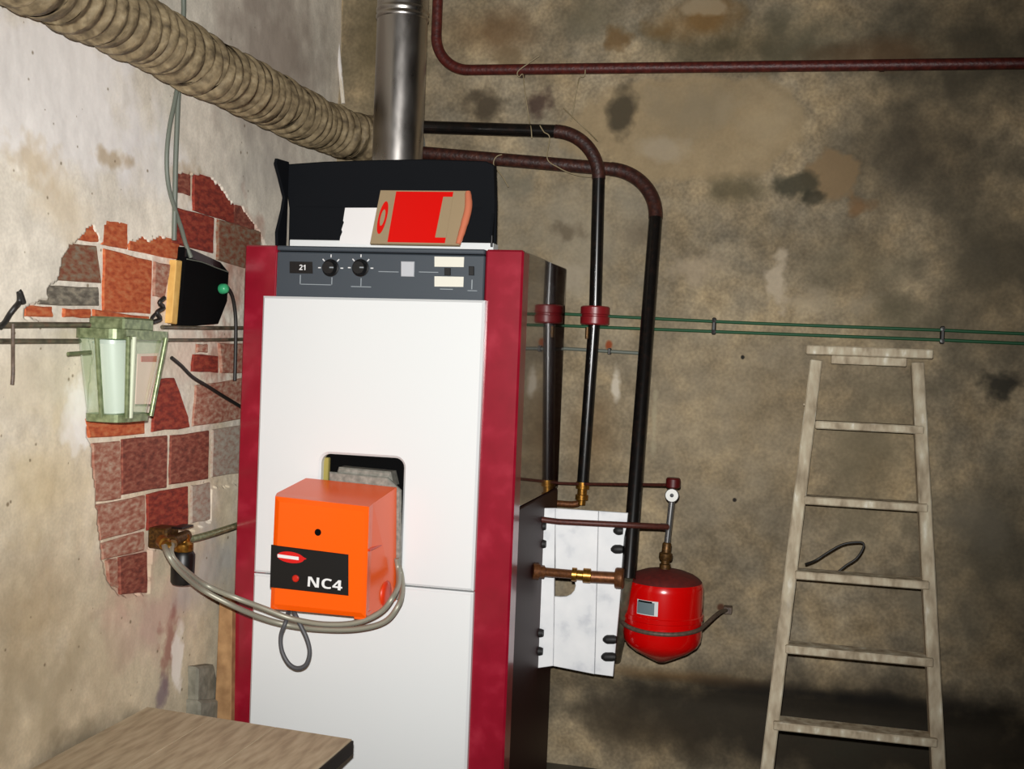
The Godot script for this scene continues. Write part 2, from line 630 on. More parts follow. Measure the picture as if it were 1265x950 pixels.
	# hollow clay bricks: fired tones, and those that kept a skin of lime
	var br := {
		"brick_orange": [Color(0.62, 0.26, 0.13), Color(0.73, 0.35, 0.19), Color(0.76, 0.45, 0.28)],
		"brick_red": [Color(0.42, 0.14, 0.10), Color(0.55, 0.19, 0.13), Color(0.62, 0.28, 0.19)],
		"brick_brown": [Color(0.38, 0.18, 0.14), Color(0.52, 0.26, 0.20), Color(0.60, 0.38, 0.30)],
		"brick_washed": [Color(0.56, 0.32, 0.25), Color(0.65, 0.46, 0.38), Color(0.72, 0.61, 0.53)],
		"brick_dirty": [Color(0.48, 0.25, 0.17), Color(0.52, 0.38, 0.29), Color(0.52, 0.46, 0.39)],
		"brick_grey": [Color(0.36, 0.33, 0.29), Color(0.46, 0.43, 0.38), Color(0.58, 0.54, 0.47)],
		"brick_limed": [Color(0.62, 0.50, 0.44), Color(0.67, 0.61, 0.55), Color(0.70, 0.67, 0.61)],
	}
	var s := 100
	for k in br:
		s += 1
		patchy(k, s, 0.022, [[0.15, br[k][0]], [0.5, br[k][1]], [0.85, br[k][2]]], 0.88, 4.0, 0.0, 0.06).uv1_scale = Vector3(5.0, 11.0, 5.0)


# ---------- the room ----------
func room() -> void:
	# back wall: dirty concrete with stains of its own and painted flash fall-off
	var W := 1024; var H := 1100; var S := 1024.0 / 2.4
	var a := grey(W, H, 1, 0.006, 5); var b := grey(W, H, 2, 0.03, 4); var c := grey(W, H, 3, 0.16, 3); var e := grey(W, H, 4, 0.012, 5)
	var buf := PackedByteArray(); buf.resize(W * H * 3)
	for i in W * H:
		var k := (0.72 + 0.30 * b[i] / 255.0 + 0.26 * c[i] / 255.0) * (0.80 + 0.4 * a[i] / 255.0)
		var warm := (e[i] / 255.0 - 0.5) * 15.0
		buf[i * 3] = clampi(int((141.0 + warm * 0.6) * k), 0, 255)
		buf[i * 3 + 1] = clampi(int(127.0 * k), 0, 255)
		buf[i * 3 + 2] = clampi(int((103.0 - warm * 0.8) * k), 0, 255)
	var stains_and_shade := [  # stains, plus flash fall-off painted dark over the right side
		# centre, radius, colour, strength, softness, raggedness
		[[Vector2(0.7685, 1.6712)], 0.40, 0.34, Color(0.57, 0.53, 0.45), 0.6, 0.8, 0.5],
		[[Vector2(1.2893, 1.1176)], 0.55, 0.45, Color(0.56, 0.50, 0.40), 0.45, 0.9, 0.5],
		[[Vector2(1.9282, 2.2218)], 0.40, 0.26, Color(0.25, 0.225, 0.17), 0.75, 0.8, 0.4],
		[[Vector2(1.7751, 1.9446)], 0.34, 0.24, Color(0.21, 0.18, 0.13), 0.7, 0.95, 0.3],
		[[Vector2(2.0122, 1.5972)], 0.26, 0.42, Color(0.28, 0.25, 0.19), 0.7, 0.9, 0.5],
		[[Vector2(1.6442, 1.5893)], 0.20, 0.14, Color(0.40, 0.36, 0.27), 0.5, 0.9, 0.5],
		[[Vector2(1.7416, 1.4496)], 0.16, 0.10, Color(0.34, 0.31, 0.23), 0.5, 0.9, 0.5],
		[[Vector2(0.1336, 2.2603)], 0.20, 0.34, Color(0.31, 0.26, 0.15), 0.6, 0.9, 0.4],
		[[Vector2(0.4827, 2.3035)], 0.22, 0.10, Color(0.40, 0.29, 0.17), 0.65, 0.9, 0.5],
		[[Vector2(0.7917, 2.3456)], 0.13, 0.08, Color(0.40, 0.37, 0.29), 0.6, 0.8, 0.5],
		[[Vector2(1.2399, 2.2486)], 0.30, 0.10, Color(0.27, 0.24, 0.16), 0.7, 0.7, 0.5],
		[[Vector2(1.4746, 2.2791)], 0.20, 0.12, Color(0.33, 0.31, 0.24), 0.6, 0.8, 0.5],
		[[Vector2(1.13, 1.995)], 0.385, 0.180, Color(0.60, 0.52, 0.39), 0.72, 0.14, 0.25],
		[[Vector2(1.1279, 2.0439)], 0.20, 0.10, Color(0.52, 0.47, 0.38), 0.55, 0.8, 0.6],
		[[Vector2(1.3454, 2.0179)], 0.14, 0.10, Color(0.66, 0.59, 0.47), 0.5, 0.8, 0.6],
		[[Vector2(1.5585, 1.8571)], 0.085, 0.085, Color(0.52, 0.43, 0.31), 0.85, 0.3, 0.35],
		[[Vector2(1.6361, 1.7673)], 0.05, 0.03, Color(0.48, 0.35, 0.22), 0.7, 0.6, 0.5],
		[[Vector2(0.4916, 2.08)], 0.075, 0.07, Color(0.25, 0.21, 0.155), 0.8, 0.6, 0.35],
		[[Vector2(0.6692, 2.0856)], 0.045, 0.055, Color(0.25, 0.18, 0.15), 0.75, 0.6, 0.5],
		[[Vector2(0.925, 2.0506)], 0.055, 0.095, Color(0.23, 0.20, 0.145), 0.8, 0.5, 0.3],
		[[Vector2(1.4597, 1.8304)], 0.085, 0.045, Color(0.21, 0.20, 0.15), 0.75, 0.5, 0.4],
		[[Vector2(1.508, 1.7948)], 0.04, 0.03, Color(0.21, 0.195, 0.145), 0.75, 0.5, 0.5],
		[[Vector2(1.271, 1.8124)], 0.13, 0.06, Color(0.32, 0.285, 0.20), 0.7, 0.6, 0.4],  # shadow under the render patch, painted in
		[[Vector2(1.1526, 2.3162)], 0.15, 0.08, Color(0.47, 0.34, 0.17), 0.75, 0.6, 0.5],
		[[Vector2(1.1626, 2.3644)], 0.08, 0.035, Color(0.62, 0.55, 0.44), 0.8, 0.4, 0.4],
		[[Vector2(0.9006, 2.2735)], 0.05, 0.05, Color(0.42, 0.31, 0.17), 0.7, 0.6, 0.5],
		[[Vector2(0.5647, 2.2258)], 0.07, 0.04, Color(0.46, 0.38, 0.27), 0.6, 0.6, 0.5],
		[[Vector2(1.7064, 2.2148)], 0.25, 0.06, Color(0.35, 0.25, 0.15), 0.6, 0.8, 0.5],
		[[Vector2(1.4135, 1.5482)], 0.035, 0.10, Color(0.74, 0.68, 0.59), 0.75, 0.6, 0.8],
		[[Vector2(1.4752, 1.4847)], 0.10, 0.05, Color(0.66, 0.60, 0.50), 0.6, 0.7, 0.8],
		[[Vector2(1.6491, 1.4824)], 0.08, 0.035, Color(0.60, 0.55, 0.46), 0.55, 0.7, 0.8],
		[[Vector2(1.1606, 1.5667)], 0.10, 0.07, Color(0.68, 0.61, 0.51), 0.6, 0.7, 0.9],
		[[Vector2(1.059, 1.934)], 0.10, 0.05, Color(0.66, 0.61, 0.53), 0.5, 0.7, 0.8],
		[[Vector2(0.768, 1.6837)], 0.07, 0.03, Color(0.36, 0.31, 0.24), 0.6, 0.7, 0.7],
		[[Vector2(0.9958, 1.6746)], 0.10, 0.05, Color(0.42, 0.37, 0.30), 0.5, 0.8, 0.8],
		[[Vector2(0.6066, 1.8336)], 0.12, 0.05, Color(0.42, 0.40, 0.34), 0.5, 0.8, 0.8],
		[[Vector2(0.748, 1.5449)], 0.12, 0.07, Color(0.66, 0.61, 0.53), 0.5, 0.8, 0.8],
		[[Vector2(0.9401, 1.2123)], 0.018, 0.06, Color(0.82, 0.78, 0.71), 0.8, 0.5, 0.5],
		[[Vector2(1.0647, 1.106)], 0.012, 0.12, Color(0.66, 0.62, 0.51), 0.6, 0.5, 0.5],
		[[Vector2(0.8838, 1.0463)], 0.10, 0.20, Color(0.42, 0.31, 0.18), 0.5, 0.9, 0.5],
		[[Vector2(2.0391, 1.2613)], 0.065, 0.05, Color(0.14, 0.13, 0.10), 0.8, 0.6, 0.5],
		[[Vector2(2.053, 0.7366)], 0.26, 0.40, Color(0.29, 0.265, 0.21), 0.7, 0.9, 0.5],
		[[Vector2(2.0027, 0.8736)], 0.10, 0.10, Color(0.46, 0.43, 0.37), 0.5, 0.8, 0.6],
		[[Vector2(1.7159, 1.0205)], 0.20, 0.30, Color(0.42, 0.375, 0.28), 0.6, 0.9, 0.5],
		[[Vector2(1.8474, 0.6248)], 0.06, 0.05, Color(0.56, 0.51, 0.42), 0.5, 0.6, 0.6],
		[[Vector2(1.3216, 1.3123)], 0.007, 0.008, Color(0.09, 0.08, 0.06), 0.95, 0.3, 0.2],
		[[Vector2(1.3165, 0.8812)], 0.007, 0.007, Color(0.12, 0.10, 0.08), 0.95, 0.3, 0.2],
		[[Vector2(1.2898, 0.5514)], 0.012, 0.012, Color(0.30, 0.17, 0.10), 0.9, 0.5, 0.3],
		[[Vector2(0.9147, 1.3364)], 0.012, 0.016, Color(0.55, 0.24, 0.10), 0.9, 0.5, 0.4],
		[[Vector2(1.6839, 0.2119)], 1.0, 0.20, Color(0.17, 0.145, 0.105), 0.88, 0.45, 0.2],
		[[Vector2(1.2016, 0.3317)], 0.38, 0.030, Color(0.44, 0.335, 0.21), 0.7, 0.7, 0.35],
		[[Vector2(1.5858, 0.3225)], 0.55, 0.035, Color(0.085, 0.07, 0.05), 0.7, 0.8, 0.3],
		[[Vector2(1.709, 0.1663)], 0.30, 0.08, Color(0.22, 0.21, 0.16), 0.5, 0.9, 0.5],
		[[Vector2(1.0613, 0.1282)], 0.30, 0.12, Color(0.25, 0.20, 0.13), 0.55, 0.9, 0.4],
	]
	for s in stains_and_shade:
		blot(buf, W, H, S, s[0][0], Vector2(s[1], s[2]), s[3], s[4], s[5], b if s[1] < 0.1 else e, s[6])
	var back := mat("wall_concrete", Color.WHITE, 0.92)
	back.albedo_texture = picture(buf, W, H)
	back.heightmap_enabled = true
	back.heightmap_texture = ImageTexture.create_from_image(noise(9, 0.05, 5).get_image(512, 512, false, false, true))
	back.heightmap_scale = 0.25
	var nb := noise(12, 2.2, 4)
	var patches := [[Vector2(1.13, 1.995), 0.385, 0.180, 0.006], [Vector2(1.5585, 1.8571), 0.085, 0.085, 0.005], [Vector2(0.925, 2.0506), 0.055, 0.095, -0.004], [Vector2(1.4597, 1.8304), 0.085, 0.045, -0.005]]
	var place_back := func(x: float, y: float) -> Vector3:
		var d := nb.get_noise_2d(x, y) * 0.008
		# the wall swells a little and then steps back over its footing
		var edge := 0.335 + 0.012 * nb.get_noise_2d(x * 2.0, 7.0)
		d += 0.024 * smoothstep(edge + 0.12, edge + 0.01, y)
		d -= 0.060 * smoothstep(edge + 0.01, edge - 0.10, y)
		# thicker render patched on, with its own rim
		for q in patches:
			var edge_at := Vector2((x - q[0].x) / q[1], (y - q[0].y) / q[2]).length() + nb.get_noise_2d(x * 3.0, y * 3.0) * 0.22
			d += q[3] * smoothstep(1.03, 0.95, edge_at)
		return Vector3(x, y, minf(d, 0.03))
	var xs := lines(-0.02, 2.4, 0.010); xs.append_array(lines(2.4, 4.0, 0.2)); xs.append(4.0)
	var ys := lines(0.0, 2.6, 0.010); ys.append_array([2.6, 2.8])
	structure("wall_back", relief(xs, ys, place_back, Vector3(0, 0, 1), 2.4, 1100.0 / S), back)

	# left wall: cream plaster broken away over hollow bricks
	W = 1024; H = 1280; S = 1024.0 / 2.0
	a = grey(W, H, 21, 0.005, 5); b = grey(W, H, 22, 0.03, 4); c = grey(W, H, 23, 0.2, 3); e = grey(W, H, 24, 0.012, 5)
	buf = PackedByteArray(); buf.resize(W * H * 3)
	for i in W * H:
		var k := (0.88 + 0.12 * b[i] / 255.0 + 0.10 * c[i] / 255.0) * (0.90 + 0.16 * a[i] / 255.0)
		var low := smoothstep(0.45, 0.75, (i / W) * 1.0 / H + (e[i] / 255.0 - 0.5) * 0.25)
		buf[i * 3] = clampi(int(lerpf(238.0, 213.0, low) * k), 0, 255)
		buf[i * 3 + 1] = clampi(int(lerpf(228.0, 197.0, low) * k), 0, 255)
		buf[i * 3 + 2] = clampi(int(lerpf(211.0, 168.0, low) * k), 0, 255)
	var hole := PackedVector2Array([Vector2(1.4682, 1.4045), Vector2(1.4567, 1.4519), Vector2(1.4222, 1.492), Vector2(1.3712, 1.5177), Vector2(1.3515, 1.5406), Vector2(1.3286, 1.5083), Vector2(1.3034, 1.4985), Vector2(1.2624, 1.5024), Vector2(1.2379, 1.5284), Vector2(1.2037, 1.51), Vector2(1.1735, 1.5167), Vector2(1.1466, 1.5306), Vector2(1.1106, 1.5229), Vector2(1.0754, 1.5418), Vector2(1.0151, 1.5402), Vector2(1.0085, 1.5566), Vector2(1.0173, 1.7003), Vector2(0.9189, 1.7137), Vector2(0.839, 1.7158), Vector2(0.7762, 1.7), Vector2(0.7283, 1.6683), Vector2(0.6617, 1.664), Vector2(0.601, 1.6406), Vector2(0.5039, 1.5832), Vector2(0.4285, 1.308), Vector2(0.4098, 1.0705), Vector2(0.4547, 0.9431), Vector2(0.6065, 0.8996), Vector2(0.7764, 0.9127), Vector2(0.7791, 0.8208), Vector2(0.8817, 0.8116), Vector2(1.0629, 0.8291), Vector2(1.0743, 0.7723), Vector2(1.0804, 0.6896), Vector2(1.2031, 0.7039), Vector2(1.2549, 0.7542), Vector2(1.2799, 0.8058), Vector2(1.3035, 0.8992), Vector2(1.3244, 1.0083), Vector2(1.3304, 1.0654), Vector2(1.3495, 1.0842), Vector2(1.3457, 1.1295), Vector2(1.334, 1.2556), Vector2(1.3552, 1.3164), Vector2(1.5023, 1.3236), Vector2(1.5723, 1.3276), Vector2(1.5711, 1.3563), Vector2(1.5042, 1.3645), Vector2(1.5003, 1.3958)])
	var tints := [
		[[Vector2(1.3812, 1.1259)], 0.075, 0.085, Color(0.97, 0.95, 0.92), 0.95, 0.3, 0.4],
		[[Vector2(1.497, 1.7864)], 0.42, 0.20, Color(0.95, 0.93, 0.92), 0.75, 0.35, 0.35],
		[[Vector2(1.0841, 1.6879)], 0.22, 0.10, Color(0.92, 0.90, 0.89), 0.6, 0.5, 0.5],
		[[Vector2(0.4918, 2.113)], 0.42, 0.34, Color(0.62, 0.56, 0.51), 0.75, 0.7, 0.35],  # shade above the duct towards the corner, put into the colour
		[[Vector2(0.5197, 1.7874)], 0.26, 0.13, Color(0.76, 0.73, 0.69), 0.6, 0.8, 0.5],
		[[Vector2(1.2885, 1.6914)], 0.10, 0.025, Color(0.70, 0.60, 0.46), 0.6, 0.7, 0.6],
		[[Vector2(1.5557, 1.6382)], 0.10, 0.06, Color(0.80, 0.71, 0.57), 0.6, 0.8, 0.6],
		[[Vector2(1.4596, 1.5713)], 0.12, 0.10, Color(0.84, 0.76, 0.63), 0.5, 0.8, 0.6],
		[[Vector2(1.04, 0.6285)], 0.22, 0.13, Color(0.76, 0.62, 0.57), 0.65, 0.8, 0.5],
		[[Vector2(0.9705, 0.5532)], 0.05, 0.10, Color(0.60, 0.36, 0.32), 0.6, 0.7, 0.7],
		[[Vector2(1.1541, 0.7379)], 0.16, 0.10, Color(0.76, 0.58, 0.51), 0.6, 0.7, 0.5],
		[[Vector2(0.7711, 0.7014)], 0.22, 0.14, Color(0.72, 0.71, 0.69), 0.7, 0.8, 0.5],
		[[Vector2(0.927, 0.4917)], 0.035, 0.10, Color(0.96, 0.92, 0.87), 0.95, 0.35, 0.4],
		[[Vector2(0.9979, 0.4288)], 0.04, 0.05, Color(0.50, 0.42, 0.45), 0.7, 0.7, 0.5],
		[[Vector2(1.5281, 0.7312)], 0.22, 0.20, Color(0.64, 0.54, 0.39), 0.45, 0.9, 0.6],
		[[Vector2(1.4675, 0.5664)], 0.30, 0.12, Color(0.66, 0.60, 0.49), 0.65, 0.8, 0.6],
		[[Vector2(1.315, 0.3991)], 0.25, 0.06, Color(0.44, 0.40, 0.32), 0.6, 0.8, 0.6],
		[[Vector2(1.4869, 0.9894)], 0.20, 0.14, Color(0.76, 0.67, 0.49), 0.5, 0.8, 0.6],
		[[Vector2(1.5233, 1.2056)], 0.22, 0.12, Color(0.84, 0.77, 0.63), 0.4, 0.8, 0.6],
		[[Vector2(0.9502, 1.6948)], 0.09, 0.05, Color(0.70, 0.60, 0.46), 0.6, 0.7, 0.5],
		[[Vector2(0.9591, 1.6457)], 0.03, 0.03, Color(0.92, 0.87, 0.80), 0.9, 0.4, 0.4],
		[[Vector2(1.0503, 1.432)], 0.07, 0.11, Color(0.84, 0.69, 0.62), 0.7, 0.7, 0.5],
		[[Vector2(0.9427, 1.2578)], 0.16, 0.07, Color(0.86, 0.75, 0.67), 0.6, 0.7, 0.6],
		[[Vector2(0.7504, 1.2589)], 0.09, 0.12, Color(0.62, 0.36, 0.28), 0.45, 0.7, 0.7],
		[[Vector2(0.6274, 1.5266)], 0.12, 0.16, Color(0.58, 0.30, 0.22), 0.6, 0.8, 0.6],
		[[Vector2(1.3301, 1.2996)], 0.20, 0.02, Color(0.80, 0.75, 0.62), 0.5, 0.7, 0.6],
	]
	for s in tints:
		blot(buf, W, H, S, s[0][0], Vector2(s[1], s[2]), s[3], s[4], s[5], e if s[1] > 0.1 else b, s[6])
	var rng := RandomNumberGenerator.new(); rng.seed = 5
	for k in 260:           # pits and specks
		blot(buf, W, H, S, Vector2(rng.randf_range(0.4, 2.0), rng.randf_range(0.4, 2.3)), Vector2.ONE * rng.randf_range(0.0015, 0.0045), Color(0.42, 0.36, 0.27), 0.7, 0.6, b, 0.6)
	var left := mat("wall_plaster", Color.WHITE, 0.92)
	left.albedo_texture = picture(buf, W, H)
	left.heightmap_enabled = true
	left.heightmap_texture = ImageTexture.create_from_image(noise(29, 0.045, 5).get_image(640, 640, false, false, true))
	left.heightmap_scale = 0.10
	var nl := noise(31, 2.0, 4); var nr := noise(32, 22.0, 3)
	var place_left := func(z: float, y: float) -> Vector3:
		var d := nl.get_noise_2d(z, y) * 0.006 + nr.get_noise_2d(z, y) * 0.0005
		d -= 0.004
		if z > 0.2 and z < 1.8 and y > 0.5 and y < 1.9:
			var p := Vector2(z + nr.get_noise_2d(z + 9.0, y) * 0.006, y + nr.get_noise_2d(z, y + 5.0) * 0.008)
			if Geometry2D.is_point_in_polygon(p, hole):
				d = -0.0125 + nr.get_noise_2d(z * 2.0, y * 2.0) * 0.0012
		return Vector3(d, y, z)
	var zs := lines(-0.05, 0.5, 0.02); zs.append_array(lines(0.5, 1.72, 0.005)); zs.append_array(lines(1.72, 5.0, 0.08)); zs.append(5.0)
	var yl := lines(0.0, 0.6, 0.02); yl.append_array(lines(0.6, 1.76, 0.005)); yl.append_array(lines(1.76, 2.8, 0.025)); yl.append(2.8)
	var wl := structure("wall_left", relief(zs, yl, place_left, Vector3(1, 0, 0), 2.0, H / S), left)
	# the bricks: outlines as (z, y) on the wall, each its own piece
	var bricks := [
		["brick_brown", [Vector2(1.0297, 1.7158), Vector2(0.9361, 1.727), Vector2(0.9316, 1.6574), Vector2(1.0261, 1.6561)]],
		["brick_red", [Vector2(0.9195, 1.7236), Vector2(0.7048, 1.7319), Vector2(0.6965, 1.6162), Vector2(0.9131, 1.6236)]],
		["brick_brown", [Vector2(0.6832, 1.6961), Vector2(0.575, 1.6977), Vector2(0.5683, 1.6084), Vector2(0.7153, 1.6161)]],
		["brick_red", [Vector2(1.0239, 1.6213), Vector2(0.8062, 1.6182), Vector2(0.8044, 1.526), Vector2(1.0185, 1.5321)]],
		["brick_dirty", [Vector2(0.7839, 1.6166), Vector2(0.5325, 1.6123), Vector2(0.5238, 1.4988), Vector2(0.7812, 1.5112)]],
		["brick_orange", [Vector2(1.4025, 1.5585), Vector2(1.3254, 1.5646), Vector2(1.3222, 1.5036), Vector2(1.3997, 1.501)]],
		["brick_orange", [Vector2(1.3126, 1.5556), Vector2(1.213, 1.5566), Vector2(1.2098, 1.4984), Vector2(1.3097, 1.4996)]],
		["brick_orange", [Vector2(1.2028, 1.5541), Vector2(0.9772, 1.556), Vector2(0.9734, 1.4948), Vector2(1.1996, 1.4975)]],
		["brick_dirty", [Vector2(1.483, 1.4859), Vector2(1.3279, 1.4943), Vector2(1.3053, 1.4152), Vector2(1.4794, 1.4103)]],
		["brick_orange", [Vector2(1.2999, 1.4917), Vector2(1.1011, 1.482), Vector2(1.1009, 1.3562), Vector2(1.2959, 1.3554)]],
		["brick_washed", [Vector2(1.0901, 1.481), Vector2(1.0191, 1.4792), Vector2(1.0407, 1.3976), Vector2(1.0889, 1.3989)]],
		["brick_grey", [Vector2(1.5267, 1.3958), Vector2(1.3172, 1.4056), Vector2(1.312, 1.3654), Vector2(1.525, 1.3585)]],
		["brick_orange", [Vector2(1.5684, 1.3532), Vector2(1.4796, 1.3558), Vector2(1.4759, 1.3344), Vector2(1.5675, 1.3325)]],
		["brick_orange", [Vector2(1.4409, 1.3542), Vector2(1.3452, 1.3568), Vector2(1.3442, 1.3377), Vector2(1.4401, 1.3358)]],
		["brick_orange", [Vector2(1.3331, 1.3573), Vector2(1.1078, 1.3503), Vector2(1.1068, 1.3331), Vector2(1.3315, 1.3258)]],
		["brick_red", [Vector2(0.8898, 1.2622), Vector2(0.7594, 1.2589), Vector2(0.7564, 1.2139), Vector2(0.8953, 1.2191)]],
		["brick_washed", [Vector2(0.8748, 1.2891), Vector2(0.8192, 1.29), Vector2(0.8177, 1.2669), Vector2(0.8733, 1.2665)]],
		["brick_washed", [Vector2(0.7573, 1.2931), Vector2(0.482, 1.2977), Vector2(0.4755, 1.2138), Vector2(0.7381, 1.2137)]],
		["brick_red", [Vector2(1.0735, 1.1991), Vector2(0.9829, 1.2038), Vector2(0.9086, 1.1047), Vector2(0.8987, 1.0776), Vector2(1.0773, 1.0755)]],
		["brick_washed", [Vector2(0.8722, 1.1838), Vector2(0.4748, 1.2045), Vector2(0.4658, 1.0873), Vector2(0.8821, 1.0788)]],
		["brick_orange", [Vector2(1.3573, 1.1213), Vector2(1.1154, 1.1102), Vector2(1.1133, 1.0738), Vector2(1.3371, 1.0781)]],
		["brick_washed", [Vector2(1.3243, 1.065), Vector2(1.2159, 1.0632), Vector2(1.2054, 0.9311), Vector2(1.3084, 0.9356)]],
		["brick_brown", [Vector2(1.2061, 1.0663), Vector2(1.0053, 1.0634), Vector2(1.0013, 0.9339), Vector2(1.1991, 0.9378)]],
		["brick_brown", [Vector2(0.9898, 1.0625), Vector2(0.7953, 1.0636), Vector2(0.7912, 0.9355), Vector2(0.9863, 0.9404)]],
		["brick_limed", [Vector2(0.7777, 1.0647), Vector2(0.4647, 1.0731), Vector2(0.4538, 0.9313), Vector2(0.7736, 0.9381)]],
		["brick_washed", [Vector2(1.3112, 0.9287), Vector2(1.1049, 0.9274), Vector2(1.1004, 0.8479), Vector2(1.2851, 0.8463)]],
		["brick_washed", [Vector2(1.2816, 0.8386), Vector2(1.0999, 0.8402), Vector2(1.0974, 0.7954), Vector2(1.2701, 0.8006)]],
		["brick_red", [Vector2(1.0906, 0.9278), Vector2(0.8973, 0.9272), Vector2(0.8911, 0.8294), Vector2(1.0855, 0.8401)]],
		["brick_limed", [Vector2(0.8808, 0.9276), Vector2(0.7817, 0.9261), Vector2(0.775, 0.8267), Vector2(0.8745, 0.8293)]],
		["brick_washed", [Vector2(1.2571, 0.7966), Vector2(1.2147, 0.7952), Vector2(1.2042, 0.7246), Vector2(1.2445, 0.7413)]],
		["brick_brown", [Vector2(1.2047, 0.7954), Vector2(1.0862, 0.7898), Vector2(1.0804, 0.6896), Vector2(1.1967, 0.7082)]],
	]
	var kr := RandomNumberGenerator.new(); kr.seed = 77
	for q in bricks:
		var p := PackedVector2Array()
		var src: Array = q[1]
		for i in src.size():       # worn arrises: two slightly uneven points along each side
			var u: Vector2 = src[i]; var w: Vector2 = src[(i + 1) % src.size()]
			p.append(u)
			for f in [0.33, 0.67]:
				var s: Vector2 = u.lerp(w, f)
				p.append(s + Vector2(kr.randf_range(-0.0022, 0.0022), kr.randf_range(-0.0022, 0.0022)))
		put("brick", plate(p, 0.024 + kr.randf_range(-0.002, 0.001), on_left(-0.030), 0.0025), q[0], wl)

	structure("trim_1", wire([Vector3(-0.0403, 2.4955, 0.012), Vector3(-0.0317, 2.4171, 0.012), Vector3(-0.0138, 2.3124, 0.012), Vector3(0.0018, 2.1949, 0.012), Vector3(0.0172, 2.0825, 0.012)], 0.007, 6, 8).mesh(), left)
	# the rest of the shell
	var st := mat("wall_dim", Color(0.50, 0.47, 0.42), 0.95)
	structure("wall_right", boxed(Vector3(4.0, 0, -0.2), Vector3(4.2, 2.8, 5.2), 0.0).mesh(), st)
	structure("wall_front", boxed(Vector3(-0.2, 0, 5.0), Vector3(4.2, 2.8, 5.2), 0.0).mesh(), st)
	structure("floor", boxed(Vector3(-0.2, -0.2, -0.2), Vector3(4.2, 0, 5.2), 0.0).mesh(), M["concrete"])
	structure("ceiling", boxed(Vector3(-0.2, 2.8, -0.2), Vector3(4.2, 3.0, 5.2), 0.0).mesh(), st)
	var backing := structure("wall_left_core", boxed(Vector3(-0.25, 0, -0.2), Vector3(-0.05, 2.8, 5.2), 0.0).mesh(), st)
	backing.name = "wall_outer_left"
	structure("wall_outer_back", boxed(Vector3(-0.2, 0, -0.3), Vector3(4.2, 2.8, -0.13), 0.0).mesh(), st)


